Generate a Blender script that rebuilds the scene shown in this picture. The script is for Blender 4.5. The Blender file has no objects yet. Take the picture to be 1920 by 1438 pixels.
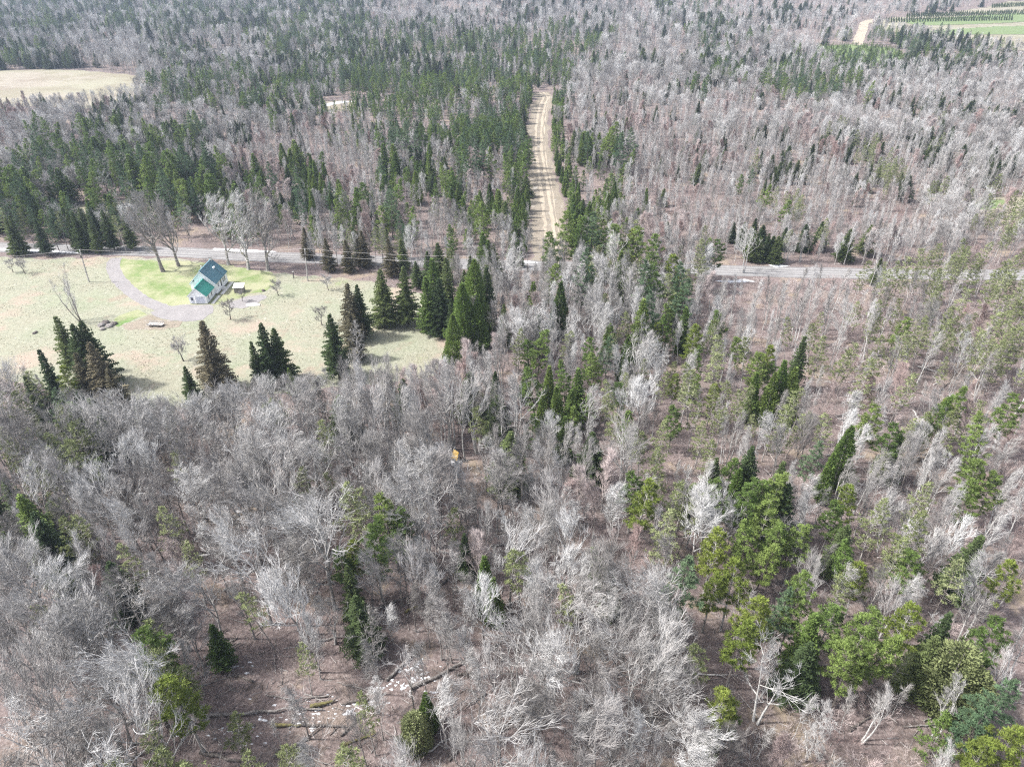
import bpy, math, random
import numpy as np
from mathutils import Vector, Matrix, noise as mnoise
R = math.radians
SC = bpy.context.scene
C = SC.collection
# ---------------------------------------------------------------- camera, light, exposure
H0, PITCH = 85.0, R(32.5)
cd = bpy.data.cameras.new('camera'); cam = bpy.data.objects.new('camera', cd); C.objects.link(cam)
cam.location = (0, 0, H0); cam.rotation_euler = (math.pi/2-PITCH, 0, 0)
cd.sensor_width = 36; cd.lens = 24; cd.clip_start = .5; cd.clip_end = 6000
SC.camera = cam
SUN_EL, SUN_AZ = R(50), R(-92)            # azimuth from +Y (view direction), negative = left
w = bpy.data.worlds.new('World'); SC.world = w; w.use_nodes = True
nt = w.node_tree; bg = nt.nodes['Background']
sky = nt.nodes.new('ShaderNodeTexSky'); sky.sky_type = 'NISHITA'; sky.sun_disc = False
sky.sun_elevation = SUN_EL; sky.sun_rotation = SUN_AZ; sky.dust_density = 3.5; sky.air_density = .8
hs = nt.nodes.new('ShaderNodeHueSaturation'); hs.inputs['Saturation'].default_value = .45   # thin high cloud: a whiter sky
nt.links.new(sky.outputs[0], hs.inputs['Color']); nt.links.new(hs.outputs[0], bg.inputs[0]); bg.inputs[1].default_value = .15
ld = bpy.data.lights.new('sun', 'SUN'); ld.energy = 3.3; ld.angle = R(4); ld.color = (1, .98, .955)
sun = bpy.data.objects.new('sun', ld); C.objects.link(sun)
sd = Vector((math.sin(SUN_AZ)*math.cos(SUN_EL), math.cos(SUN_AZ)*math.cos(SUN_EL), math.sin(SUN_EL)))
sun.rotation_euler = sd.to_track_quat('Z', 'Y').to_euler(); sun.location = sd*300
SC.view_settings.view_transform = 'Standard'; SC.view_settings.look = 'None'
SC.view_settings.exposure = 1.46; SC.view_settings.gamma = 1
cy = SC.cycles
cy.max_bounces = 4; cy.diffuse_bounces = 3; cy.glossy_bounces = 1; cy.transmission_bounces = 2; cy.volume_bounces = 0
cy.transparent_max_bounces = 4; cy.use_denoising = False; cy.filter_width = 1.25; cy.use_adaptive_sampling = True

# ---------------------------------------------------------------- geometry helpers
CP, SP = math.cos(PITCH), math.sin(PITCH)
def terrain(x, y):
    d = math.hypot(x, y)
    z = 0.0
    if d > 640: z += (d-640)**1.12*.0125*(1+.35*math.sin(x*.004+1)+.2*math.sin(y*.006))
    return z
def P(px, py, z=0.0):
    """photo pixel (1920 wide) -> point z metres above the terrain"""
    x = (px-960)/1280; u = -(py-719)/1280
    d = Vector((x, CP+u*SP, -SP+u*CP))
    t = (H0-z)/max(1e-4, -d.z) if d.z < 0 else 3000
    if t*d.y > 600:
        t0 = 400.0
        while t0 < 4000:
            q = Vector((0, 0, H0))+d*t0
            if q.z <= terrain(q.x, q.y)+z: break
            t0 += 3
        t = t0
    q = Vector((0, 0, H0))+d*t
    return q
def proj(x, y, z):
    dz = z-H0
    f = y*CP-dz*SP
    if f < 1: return (-9999, -9999, f)
    u = y*SP+dz*CP
    return (960+1280*x/f, 719-1280*u/f, f)
def inpoly(x, y, poly):
    c = False; j = len(poly)-1
    for i in range(len(poly)):
        xi, yi = poly[i]; xj, yj = poly[j]
        if (yi > y) != (yj > y) and x < (xj-xi)*(y-yi)/(yj-yi)+xi: c = not c
        j = i
    return c
def gp(pts): return [tuple(P(a, b).xy) for a, b in pts]

class MB:
    def __init__(s): s.v = []; s.f = []; s.m = []; s.mi = 0
    def face(s, *pts):
        b = len(s.v); s.v.extend([tuple(p) for p in pts]); s.f.append(tuple(range(b, b+len(pts)))); s.m.append(s.mi)
    def tube(s, pts, rad, n=4, cap=False):
        b = len(s.v)
        for i, p in enumerate(pts):
            d = (pts[min(i+1, len(pts)-1)]-pts[max(i-1, 0)])
            if d.length < 1e-6: d = Vector((0, 0, 1))
            d.normalize()
            a = d.orthogonal().normalized() if i == 0 else (a-d*a.dot(d)).normalized()
            bb = d.cross(a)
            for k in range(n):
                t = 2*math.pi*k/n
                s.v.append(tuple(p+(a*math.cos(t)+bb*math.sin(t))*rad[i]))
        for i in range(len(pts)-1):
            for k in range(n):
                k2 = (k+1) % n
                s.f.append((b+i*n+k, b+i*n+k2, b+(i+1)*n+k2, b+(i+1)*n+k)); s.m.append(s.mi)
        if cap:
            s.f.append(tuple(b+k for k in range(n))[::-1]); s.m.append(s.mi)
            e = b+(len(pts)-1)*n; s.f.append(tuple(e+k for k in range(n))); s.m.append(s.mi)
    def box(s, x0, x1, y0, y1, z0, z1):
        b = len(s.v)
        s.v += [(x0, y0, z0), (x1, y0, z0), (x1, y1, z0), (x0, y1, z0), (x0, y0, z1), (x1, y0, z1), (x1, y1, z1), (x0, y1, z1)]
        for f in ((0, 3, 2, 1), (4, 5, 6, 7), (0, 1, 5, 4), (1, 2, 6, 5), (2, 3, 7, 6), (3, 0, 4, 7)):
            s.f.append(tuple(b+i for i in f)); s.m.append(s.mi)
    def mesh(s, name, mats):
        me = bpy.data.meshes.new(name); me.from_pydata(s.v, [], s.f)
        if not isinstance(mats, (list, tuple)): mats = [mats]
        for m in mats: me.materials.append(m)
        if len(mats) > 1: me.polygons.foreach_set('material_index', s.m)
        me.update(); return me
def link(name, me, parent=None, loc=None):
    o = bpy.data.objects.new(name, me); C.objects.link(o)
    if parent is not None: o.parent = parent
    if loc is not None: o.location = loc
    return o
def tag(o, label=None, cat=None, group=None, kind=None):
    if label: o['label'] = label
    if cat: o['category'] = cat
    if group: o['group'] = group
    if kind: o['kind'] = kind
    return o
def empty(name, loc, rz=0, label=None, cat=None, group=None):
    o = bpy.data.objects.new(name, None); C.objects.link(o); o.location = loc; o.rotation_euler = (0, 0, rz)
    o.empty_display_size = .3
    return tag(o, label, cat, group)

# ---------------------------------------------------------------- materials
def mat(name, rough=.9):
    m = bpy.data.materials.new(name); m.use_nodes = True
    b = m.node_tree.nodes['Principled BSDF']; b.inputs['Roughness'].default_value = rough
    b.inputs['Specular IOR Level'].default_value = .2
    return m, m.node_tree, b
def ramp(nt, stops, interp='LINEAR'):
    r = nt.nodes.new('ShaderNodeValToRGB'); e = r.color_ramp.elements; r.color_ramp.interpolation = interp
    while len(e) < len(stops): e.new(.5)
    for el, (p, c) in zip(e, stops): el.position = p; el.color = (*c, 1)
    return r
def noise(nt, scale, detail=4, rough=.55, coord='Object', vec=None):
    n = nt.nodes.new('ShaderNodeTexNoise'); n.inputs['Scale'].default_value = scale
    n.inputs['Detail'].default_value = detail; n.inputs['Roughness'].default_value = rough
    if vec is None:
        tc = nt.nodes.new('ShaderNodeTexCoord'); vec = tc.outputs[coord]
    nt.links.new(vec, n.inputs['Vector']); return n
def mix(nt, a, b, fac, mode='MIX'):
    m = nt.nodes.new('ShaderNodeMix'); m.data_type = 'RGBA'; m.blend_type = mode; m.clamp_factor = True
    for s, v in ((m.inputs[6], a), (m.inputs[7], b)):
        if isinstance(v, tuple): s.default_value = (*v, 1)
        else: nt.links.new(v, s)
    if isinstance(fac, (int, float)): m.inputs[0].default_value = fac
    else: nt.links.new(fac, m.inputs[0])
    return m.outputs[2]
def rnd_mat(name, stops, nscale=1.2, namt=.35, rough=.9, transl=0.0):
    """colour differs from tree to tree, with light and dark patches inside one tree"""
    m, nt, b = mat(name, rough)
    oi = nt.nodes.new('ShaderNodeObjectInfo'); r = ramp(nt, stops); nt.links.new(oi.outputs['Random'], r.inputs[0])
    n = noise(nt, nscale, 2); g = ramp(nt, [(.3, (1-namt,)*3), (.7, (1+namt*.6,)*3)]); nt.links.new(n.outputs[0], g.inputs[0])
    c = mix(nt, r.outputs[0], g.outputs[0], 1.0, 'MULTIPLY')
    nt.links.new(c, b.inputs['Base Color'])
    if transl:
        t = nt.nodes.new('ShaderNodeBsdfTranslucent'); nt.links.new(c, t.inputs[0])
        mx = nt.nodes.new('ShaderNodeMixShader'); mx.inputs[0].default_value = transl
        nt.links.new(b.outputs[0], mx.inputs[1]); nt.links.new(t.outputs[0], mx.inputs[2])
        nt.links.new(mx.outputs[0], nt.nodes['Material Output'].inputs[0])
    return m
M = {}
M['bark'] = rnd_mat('grey_bark', [(0, (.20, .175, .16)), (.5, (.30, .275, .255)), (1, (.40, .38, .355))], 1.5, .45)
M['twig'] = rnd_mat('grey_twig', [(0, (.17, .158, .148)), (.3, (.26, .25, .24)), (.65, (.41, .40, .388)), (1, (.46, .455, .445))], .5, .15)
M['twigdark'] = rnd_mat('brown_twig', [(0, (.17, .158, .15)), (1, (.36, .345, .335))], .5, .15)
M['twigpink'] = rnd_mat('reddish_twig', [(0, (.28, .20, .185)), (.5, (.35, .285, .27)), (1, (.42, .365, .35))], .5, .15)
M['palebark'] = rnd_mat('pale_bark', [(0, (.36, .35, .33)), (1, (.48, .47, .45))], 2.5, .4)
M['paletwig'] = rnd_mat('pale_twig', [(0, (.24, .225, .212)), (.5, (.34, .325, .31)), (1, (.42, .41, .40))], .5, .1)
M['darkbark'] = rnd_mat('dark_bark', [(0, (.09, .075, .065)), (1, (.20, .175, .155))], 2, .4)
M['needle_dark'] = rnd_mat('dark_green_needles', [(0, (.055, .085, .036)), (.5, (.09, .125, .048)), (1, (.15, .185, .07))], .7, .5, .75, .25)
M['needle_green'] = rnd_mat('green_needles', [(0, (.085, .135, .036)), (.5, (.125, .185, .048)), (1, (.18, .235, .065))], .6, .45, .75, .3)
M['needle_bright'] = rnd_mat('bright_green_needles', [(0, (.125, .195, .048)), (1, (.205, .27, .075))], .6, .4, .75, .3)
M['needle_yellow'] = rnd_mat('yellow_green_needles', [(0, (.13, .17, .034)), (1, (.20, .235, .05))], .6, .45, .75, .3)
M['needle_olive'] = rnd_mat('olive_needles', [(0, (.13, .15, .06)), (.5, (.18, .205, .09)), (1, (.24, .265, .13))], .6, .35, .8, .2)
M['needle_brown'] = rnd_mat('brownish_needles', [(0, (.10, .095, .055)), (1, (.16, .14, .09))], .6, .35, .8, .1)
M['needle_blue'] = rnd_mat('bluish_needles', [(0, (.075, .125, .065)), (1, (.125, .18, .095))], .6, .4, .8, .2)

def ground_mat(name, fine, big, patches=(), bump=.5, fine_scale=2.2, big_scale=.07):
    m, nt, b = mat(name, .95)
    tc = nt.nodes.new('ShaderNodeTexCoord'); v = tc.outputs['Object']
    n1 = noise(nt, fine_scale, 8, .7, vec=v); r1 = ramp(nt, fine); nt.links.new(n1.outputs[0], r1.inputs[0])
    n2 = noise(nt, big_scale, 6, .6, vec=v); r2 = ramp(nt, big); nt.links.new(n2.outputs[0], r2.inputs[0])
    c = mix(nt, r1.outputs[0], r2.outputs[0], .5)
    for (sc, lo, hi, col, amt) in patches:
        n = noise(nt, sc, 7, .65, vec=v); mr = nt.nodes.new('ShaderNodeMapRange')
        mr.inputs['From Min'].default_value = lo; mr.inputs['From Max'].default_value = hi; mr.inputs['To Max'].default_value = amt
        nt.links.new(n.outputs[0], mr.inputs[0]); c = mix(nt, c, col, mr.outputs[0])
    nt.links.new(c, b.inputs['Base Color'])
    bp = nt.nodes.new('ShaderNodeBump'); bp.inputs['Strength'].default_value = bump; bp.inputs['Distance'].default_value = .25
    nt.links.new(n1.outputs[0], bp.inputs['Height']); nt.links.new(bp.outputs[0], b.inputs['Normal'])
    return m, nt, b, c
M['floor'] = ground_mat('leaf_litter', [(.36, (.035, .028, .025)), (.5, (.125, .100, .092)), (.64, (.30, .26, .245))],
    [(.3, (.085, .068, .062)), (.5, (.16, .122, .116)), (.7, (.20, .16, .125))],
    [(.35, .60, .68, (.06, .048, .042), .8), (.9, .62, .68, (.32, .27, .23), .6), (.09, .56, .66, (.25, .20, .14), .7), (1.7, .68, .72, (.14, .13, .05), .6)], .8)[0]
M['meadow'] = ground_mat('dry_meadow_grass', [(.3, (.11, .11, .075)), (.5, (.205, .21, .155)), (.72, (.30, .30, .245))],
    [(.3, (.16, .185, .11)), (.5, (.215, .21, .155)), (.7, (.22, .185, .14))],
    [(.045, .54, .64, (.27, .21, .17), .8), (.11, .58, .68, (.22, .165, .13), .6), (.07, .62, .70, (.15, .21, .08), .5), (.5, .62, .70, (.38, .37, .32), .6)], .8, 1.1)[0]
M['lawn'] = ground_mat('green_lawn', [(.3, (.09, .125, .045)), (.5, (.15, .185, .075)), (.75, (.26, .275, .14))],
    [(.35, (.10, .155, .05)), (.5, (.18, .195, .10)), (.68, (.25, .235, .15))], [(.10, .42, .58, (.255, .25, .16), .75), (.12, .60, .70, (.09, .165, .045), .7), (.8, .6, .7, (.3, .27, .19), .5)], .4, .9, .10)[0]
M['driveway'] = ground_mat('gravel_driveway', [(.3, (.13, .12, .12)), (.5, (.20, .188, .185)), (.7, (.28, .265, .262))],
    [(.3, (.16, .15, .148)), (.7, (.24, .225, .22))], [], .3, 1.6, .3)[0]
M['road'] = ground_mat('gravel_road_surface', [(.3, (.10, .096, .095)), (.5, (.15, .145, .143)), (.7, (.205, .20, .196))],
    [(.3, (.15, .145, .142)), (.7, (.21, .20, .20))], [], .3, 1.0, .15)[0]
M['wheel'] = ground_mat('packed_ruts', [(.3, (.19, .185, .18)), (.7, (.28, .275, .27))], [(.3, (.20, .195, .19)), (.7, (.27, .26, .255))], [(.12, .50, .60, (.17, .165, .16), .8)], .3, 1.0, .15)[0]
M['clearing'] = ground_mat('bare_track_ground', [(.3, (.10, .08, .06)), (.5, (.19, .16, .125)), (.72, (.31, .275, .23))],
    [(.3, (.14, .125, .09)), (.7, (.24, .205, .165))], [(.25, .58, .66, (.36, .35, .34), .6), (.5, .58, .66, (.08, .065, .055), .8)], .8, 1.1, .06)[0]
M['track'] = ground_mat('tan_track_ruts', [(.3, (.22, .185, .14)), (.7, (.37, .32, .25))], [(.3, (.25, .21, .16)), (.7, (.33, .285, .225))], [(.2, .55, .66, (.17, .14, .11), .8)], .4, 1.0, .1)[0]
M['field'] = ground_mat('dry_hay_field', [(.3, (.16, .14, .11)), (.7, (.27, .245, .20))], [(.3, (.19, .16, .125)), (.7, (.26, .235, .185))], [(.03, .46, .58, (.14, .10, .08), .85), (.015, .4, .5, (.2, .2, .13), .5)], .3, .3, .02)[0]
M['greenfield'] = ground_mat('green_field', [(.3, (.07, .11, .04)), (.7, (.15, .185, .08))], [(.3, (.10, .145, .055)), (.7, (.15, .18, .08))], [], .3, .3, .03)[0]
M['tuss'] = ground_mat('dry_tussock', [(.3, (.14, .13, .08)), (.7, (.34, .31, .22))], [(.3, (.18, .20, .10)), (.7, (.32, .28, .21))], [], .1, 2, .12)[0]
def snow_m():
    m, nt, b = mat('old_snow', .6); n = noise(nt, 2.5, 5); r = ramp(nt, [(.35, (.25, .24, .24)), (.55, (.62, .63, .65))])
    nt.links.new(n.outputs[0], r.inputs[0]); nt.links.new(r.outputs[0], b.inputs['Base Color']); return m
M['snow'] = snow_m()
def wood(name, a, b_, sc=3):
    m, nt, b = mat(name, .85); n = noise(nt, sc, 5, .6); r = ramp(nt, [(.35, a), (.65, b_)]); nt.links.new(n.outputs[0], r.inputs[0])
    nt.links.new(r.outputs[0], b.inputs['Base Color']); return m
M['log'] = wood('weathered_log', (.09, .078, .07), (.27, .25, .235)); M['mosslog'] = wood('mossy_log', (.08, .07, .045), (.19, .17, .06), 2.6)
M['palelog'] = wood('bleached_log', (.28, .26, .24), (.48, .46, .44)); M['darklog'] = wood('dark_log', (.05, .045, .04), (.17, .145, .13))

# ---------------------------------------------------------------- world polygons
MEADOW = gp([(-40, 478), (60, 486), (200, 482), (330, 486), (470, 506), (560, 516), (640, 522), (700, 530), (775, 545), (840, 560),
             (850, 600), (845, 640), (835, 668), (825, 700), (800, 712), (700, 722), (600, 726), (520, 735), (400, 752), (330, 765), (230, 762),
             (150, 735), (60, 722), (-40, 700), (-150, 660), (-200, 560)])
HAYFIELD = gp([(-80, 136), (20, 133), (120, 132), (200, 137), (262, 144), (275, 160), (250, 182), (215, 200), (150, 205), (70, 200), (-80, 205)])
CLEAR_R = gp([(1815, 380), (1840, 371), (1885, 369), (1960, 372), (1990, 420), (1930, 432), (1880, 425), (1835, 402)])
PATCH_A = gp([(600, 200), (608, 191), (640, 188), (668, 190), (655, 206), (622, 212)])
PATCH_B = gp([(85, 412), (100, 392), (130, 386), (240, 376), (300, 377), (232, 398), (150, 425), (110, 430)])
PATCH_C = gp([(415, 284), (425, 277), (452, 277), (448, 290), (420, 292)])
PATCH_D = gp([(796, 160), (806, 150), (835, 150), (838, 166), (812, 172)])
FIELDS_R = gp([(1628, 42), (1680, 34), (1760, 28), (1850, 14), (1890, 4), (2150, 0), (2150, 100), (1920, 98), (1870, 90), (1800, 80), (1760, 74), (1700, 66), (1650, 56)])
PLANT = gp([(1520, 100), (1532, 89), (1600, 85), (1680, 92), (1700, 112), (1640, 120), (1570, 118), (1530, 110)])
ROADPX = [(-80, 462), (0, 464), (150, 468), (330, 473), (480, 481), (640, 487), (800, 493), (980, 498), (1150, 502), (1330, 506), (1500, 511), (1700, 514), (1950, 516), (2100, 516)]
ROAD = [P(a, b).xy for a, b in ROADPX]
TRACK = [P(a, b).xy for a, b in [(1038, 497), (1034, 440), (1029, 400), (1021, 340), (1013, 290), (1012, 240), (1018, 200), (1024, 184), (1016, 173)]]
FARTRACK = [P(a, b).xy for a, b in [(1608, 86), (1612, 70), (1618, 56), (1621, 44), (1640, 38)]]
def strip_dist(x, y, line):
    best = 1e9
    for a, b in zip(line, line[1:]):
        dx, dy = b[0]-a[0], b[1]-a[1]; t = max(0, min(1, ((x-a[0])*dx+(y-a[1])*dy)/(dx*dx+dy*dy)))
        best = min(best, math.hypot(x-a[0]-t*dx, y-a[1]-t*dy))
    return best

# ---------------------------------------------------------------- ground sheets
def fan_sheet(name, m, z=0.0):
    """big ground: polar grid round the camera foot, reaching past the horizon hills"""
    rs = [0, 15, 40, 80, 120, 180, 250, 330, 420, 520, 640]+[640+40*i for i in range(1, 40)]+[2400, 3000, 4000]
    na = 96; v = [(0, 0, 0)]; f = []
    for r in rs[1:]:
        for k in range(na):
            a = 2*math.pi*k/na; x, y = r*math.sin(a), r*math.cos(a); v.append((x, y, terrain(x, y)))
    for k in range(na): f.append((0, 1+(k+1) % na, 1+k))
    for i in range(len(rs)-2):
        for k in range(na):
            a, b = 1+i*na+k, 1+i*na+(k+1) % na; f.append((a, b, b+na, a+na))
    me = bpy.data.meshes.new(name); me.from_pydata(v, [], f); me.materials.append(m)
    for p in me.polygons: p.use_smooth = True
    return me
g = link('forest_floor', fan_sheet('forest_floor', M['floor'])); tag(g, 'leaf covered forest floor of brown and pinkish litter', 'ground', kind='structure')
def rough_poly(name, poly, m, z, jit=.6, step=2.0, label=None, cat='ground', seed=1, lift=False):
    """flat sheet with a ragged natural edge"""
    rr = random.Random(seed); pts = []
    n = len(poly)
    for i in range(n):
        a, b = Vector(poly[i]), Vector(poly[(i+1) % n]); k = max(1, int((b-a).length/step))
        for q in range(k):
            p = a.lerp(b, q/k); pts.append(p+Vector((rr.uniform(-jit, jit), rr.uniform(-jit, jit))))
    me = bpy.data.meshes.new(name)
    vs = [(p.x, p.y, (terrain(p.x, p.y) if lift else 0)+z) for p in pts]
    me.from_pydata(vs, [], [tuple(range(len(pts)))]); me.materials.append(m); me.update()
    import bmesh
    bm = bmesh.new(); bm.from_mesh(me); bmesh.ops.triangulate(bm, faces=bm.faces[:])
    bm.normal_update()
    for fc in bm.faces:
        if fc.normal.z < 0: fc.normal_flip()
    bm.to_mesh(me); bm.free()
    o = link(name, me); tag(o, label, cat, kind='structure'); return o
def smooth_line(line, k=6):
    L = [Vector((p[0], p[1])) for p in line]; out = []
    for i in range(len(L)-1):
        p0, p1, p2, p3 = L[max(i-1, 0)], L[i], L[i+1], L[min(i+2, len(L)-1)]
        for q in range(k):
            t = q/k; out.append(.5*((2*p1)+(-p0+p2)*t+(2*p0-5*p1+4*p2-p3)*t*t+(-p0+3*p1-3*p2+p3)*t**3))
    out.append(L[-1]); return out
def strip_pts(line, o0, o1, jit=0, seed=3):
    rr = random.Random(seed); L = smooth_line(line); A = []; B = []
    for i, p in enumerate(L):
        d = (L[min(i+1, len(L)-1)]-L[max(i-1, 0)]).normalized(); nn = Vector((d.y, -d.x))
        A.append(p+nn*(o0+rr.uniform(-jit, jit))); B.append(p+nn*(o1+rr.uniform(-jit, jit)))
    return A, B
def strip(name, line, offs, m, z, jit=0, label=None, parent=None, cat='road', k=0):
    mb = MB()
    for (o0, o1) in offs:
        A, B = strip_pts(line, o0, o1, jit, seed=int(o0*10)+5)
        for i in range(len(A)-1):
            q = [(A[i].x, A[i].y), (A[i+1].x, A[i+1].y), (B[i+1].x, B[i+1].y), (B[i].x, B[i].y)]
            mb.face(*[(x, y, terrain(x, y)+z) for x, y in q])
    o = link(name, mb.mesh(name, m), parent)
    if parent is None: tag(o, label, cat, kind='structure')
    return o
mead = rough_poly('meadow', MEADOW, M['meadow'], .02, 1.2, 2.5, 'pale dry meadow grass around the white house', seed=2)
rd = strip('road', ROAD, [(-4.2, 4.2)], M['road'], .036, .25, 'grey gravel road crossing the picture behind the house')
strip('wheel_ruts', ROAD, [(-2.9, -2.2), (-.9, -.2), (.7, 1.4), (2.6, 3.3)], M['wheel'], .05, .12, parent=rd)
strip('track_clearing', TRACK, [(-7.5, 5.2)], M['clearing'], .028, 1.6, 'cleared strip of bare ground and debris under the dirt track')
strip('dirt_track', TRACK, [(-2.6, -1.3), (.4, 1.7), (2.4, 2.8)], M['track'], .04, .35, 'tan double rutted dirt track leading straight away into the woods')
strip('far_dirt_track', FARTRACK, [(-5, 5)], M['track'], .3, .6, 'pale dirt lane climbing to the far fields')
rough_poly('hay_field', HAYFIELD, M['field'], .1, 2.5, 8, 'pale dry hay field beyond the woods on the far left', seed=4, lift=True)
rough_poly('clearing_ground', CLEAR_R, M['field'], .02, 1.2, 4, 'tan grassy clearing at the right edge behind the road', seed=5)
rough_poly('clearing_grass', gp([(1818, 384), (1850, 376), (1885, 376), (1880, 388), (1850, 394), (1825, 392)]), M['greenfield'], .035, 1, 3, 'green grass patch in the clearing at right', seed=6)
rough_poly('open_patch', PATCH_A, M['field'], .03, 1.2, 4, 'small pale opening in the woods beyond the young pines', seed=7, lift=True)
rough_poly('sand_patch', PATCH_B, M['field'], .02, 1.2, 4, 'pale sandy opening behind the roadside spruces', seed=8)
rough_poly('bare_patch', PATCH_C, M['field'], .02, 1.0, 4, 'little tan opening at the edge of the green pines', seed=9)
rough_poly('grass_patch', PATCH_D, M['field'], .05, 1.0, 4, 'tan opening left of the end of the track', seed=10, lift=True)
def lifted_grid(name, poly, m, z, step, label, seed=1):
    """draped sheet on the rising far ground"""
    xs = [p[0] for p in poly]; ys = [p[1] for p in poly]; mb = MB()
    x = min(xs)
    while x < max(xs):
        y = min(ys)
        while y < max(ys):
            if inpoly(x+step/2, y+step/2, poly):
                mb.face(*[(a, b, terrain(a, b)+z) for a, b in ((x, y), (x+step, y), (x+step, y+step), (x, y+step))])
            y += step
        x += step
    return tag(link(name, mb.mesh(name, m)), label, 'field', kind='structure')
lifted_grid('far_field', FIELDS_R, M['field'], .25, 6, 'pale open fields on the far right rise')
lifted_grid('green_rows', gp([(1690, 40), (1960, 22), (1960, 40), (1860, 46), (1720, 50)]), M['greenfield'], .5, 5, 'upper dark green planted strip on the far right fields')
lifted_grid('green_rows', gp([(1740, 60), (1860, 52), (1960, 50), (1960, 66), (1860, 66), (1770, 68)]), M['greenfield'], .5, 5, 'lower dark green planted strip on the far right fields')
lifted_grid('plantation_ground', PLANT, M['greenfield'], .25, 4, 'bright green plantation ground right of the far lane')

# driveway, lawn, green strips
DRV = [P(a, b).xy for a, b in [(218, 484), (212, 497), (216, 513), (228, 530), (246, 547), (268, 562), (295, 574), (325, 583), (352, 584), (376, 578)]]
def blend(p, cx, cy, k=1.0): return (p[0]+(cx-p[0])*k*.0, p[1])
rough_poly('lawn', gp([(222, 484), (250, 488), (330, 489), (430, 497), (470, 505), (512, 512), (521, 524), (512, 538), (492, 548), (468, 552), (440, 562), (418, 568), (400, 573), (372, 582), (330, 582), (300, 572), (272, 558), (250, 543), (236, 528), (225, 508)]),
           M['lawn'], .032, .5, 1.2, 'green lawn around the white house', seed=11)
rough_poly('grass_strip', gp([(212, 606), (222, 592), (262, 581), (277, 590), (248, 600), (222, 613)]), M['lawn'], .034, .4, 1, 'bright green grass strip below the driveway bend', seed=12)
drv = strip('driveway', DRV, [(-2.0, 2.0)], M['driveway'], .046, .18, 'curved grey gravel driveway leading to the garage')
rough_poly('parking_apron', gp([(345, 572), (392, 571), (402, 575), (396, 588), (380, 600), (345, 604), (305, 598), (280, 588), (300, 578)]), M['driveway'], .054, .35, 1, 'grey gravel apron in front of the garage', seed=13)
rough_poly('worn_ground', gp([(262, 600), (280, 590), (310, 600), (345, 603), (340, 612), (300, 618), (240, 618), (228, 610)]), M['clearing'], .042, .5, 1.2, 'worn bare ground beside the driveway loop', seed=14)
rough_poly('worn_path', gp([(430, 566), (455, 558), (490, 552), (500, 557), (480, 572), (450, 580), (430, 576)]), M['driveway'], .042, .4, 1.2, 'faint grey path running right from the garage', seed=15)
# snow remnants
def snow_scraps(pts, n, label, seed):
    poly = gp(pts); r2 = random.Random(seed); x0, x1, y0, y1 = min(p[0] for p in poly), max(p[0] for p in poly), min(p[1] for p in poly), max(p[1] for p in poly); mb = MB(); k = 0
    while k < n:
        x, y = r2.uniform(x0, x1), r2.uniform(y0, y1)
        if not inpoly(x, y, poly): k += .2; continue
        k += 1; a = r2.gauss(.35, .5); L, w_ = r2.uniform(.12, .9)*r2.random()+.1, r2.uniform(.05, .22); rim = []
        for q in range(9):
            t = 6.283*q/9; u, v = math.cos(t)*L*r2.uniform(.5, 1.3), math.sin(t)*w_*r2.uniform(.4, 1.5); rim.append((x+u*math.cos(a)-v*math.sin(a), y+u*math.sin(a)+v*math.cos(a), .015))
        for q in range(9): mb.face(rim[q], rim[(q+1) % 9], (x, y, .05+w_*.3))
    tag(link('snow_patch', mb.mesh('snow_patch', M['snow'])), label, 'snow', kind='structure')
def snow_patch(pts, z, label, seed, t=.06):
    poly = gp(pts); c = Vector((sum(p[0] for p in poly)/len(poly), sum(p[1] for p in poly)/len(poly)))
    rr = random.Random(seed); out = []
    for i in range(len(poly)):
        a, b = Vector(poly[i]), Vector(poly[(i+1) % len(poly)]); k = max(2, int((b-a).length/.5))
        for q in range(k): out.append(a.lerp(b, q/k)+Vector((rr.uniform(-.22, .22), rr.uniform(-.22, .22))))
    mb = MB(); n = len(out)
    for i in range(n):
        p, q = out[i], out[(i+1) % n]; pi = c.lerp(p, .8); qi = c.lerp(q, .8)
        mb.face((p.x, p.y, z), (q.x, q.y, z), (qi.x, qi.y, z+t), (pi.x, pi.y, z+t)); mb.face((pi.x, pi.y, z+t), (qi.x, qi.y, z+t), (c.x, c.y, z+t*1.2))
    tag(link('snow_patch', mb.mesh('snow_patch', M['snow'])), label, 'snow', kind='structure')
snow_patch([(0, 466), (90, 470), (150, 473), (150, 475), (60, 473), (0, 469)], .05, 'snow bank along the road behind the left meadow', 1)
snow_patch([(400, 466), (480, 469), (520, 472), (515, 474), (450, 472), (400, 469)], .05, 'thin snow bank along the road behind the house', 2)
snow_patch([(960, 491), (990, 489), (1010, 493), (985, 495)], .05, 'snow heap at the roadside left of the track', 3)
snow_patch([(1440, 497), (1462, 496), (1480, 499), (1455, 502)], .05, 'small snow heap beyond the road on the right', 4)
snow_patch([(1340, 527), (1400, 524), (1420, 528), (1370, 531)], .03, 'snow strip on the near side of the road at right', 5)
snow_scraps([(700, 1296), (745, 1272), (800, 1265), (812, 1272), (770, 1284), (745, 1298)], 36, 'broken snow patch beside the long fallen logs', 6)
snow_scraps([(645, 1334), (680, 1318), (706, 1312), (702, 1322), (680, 1332), (664, 1340)], 26, 'snow remnant under the grey tree among the logs', 7)
snow_scraps([(766, 1260), (785, 1232), (792, 1234), (784, 1256)], 8, 'narrow snow streak behind the leaning log', 8)
snow_scraps([(400, 1252), (420, 1243), (425, 1247), (410, 1255)], 6, 'tiny snow patch at the end of the log pile', 9)
snow_scraps([(905, 667), (930, 664), (940, 668), (918, 672)], 8, 'small snow remnant under the big green cedars', 10)
snow_patch([(600, 197), (640, 190), (668, 191), (640, 194), (606, 201)], .06, 'snow edge on the small opening in the far woods', 12)
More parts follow.
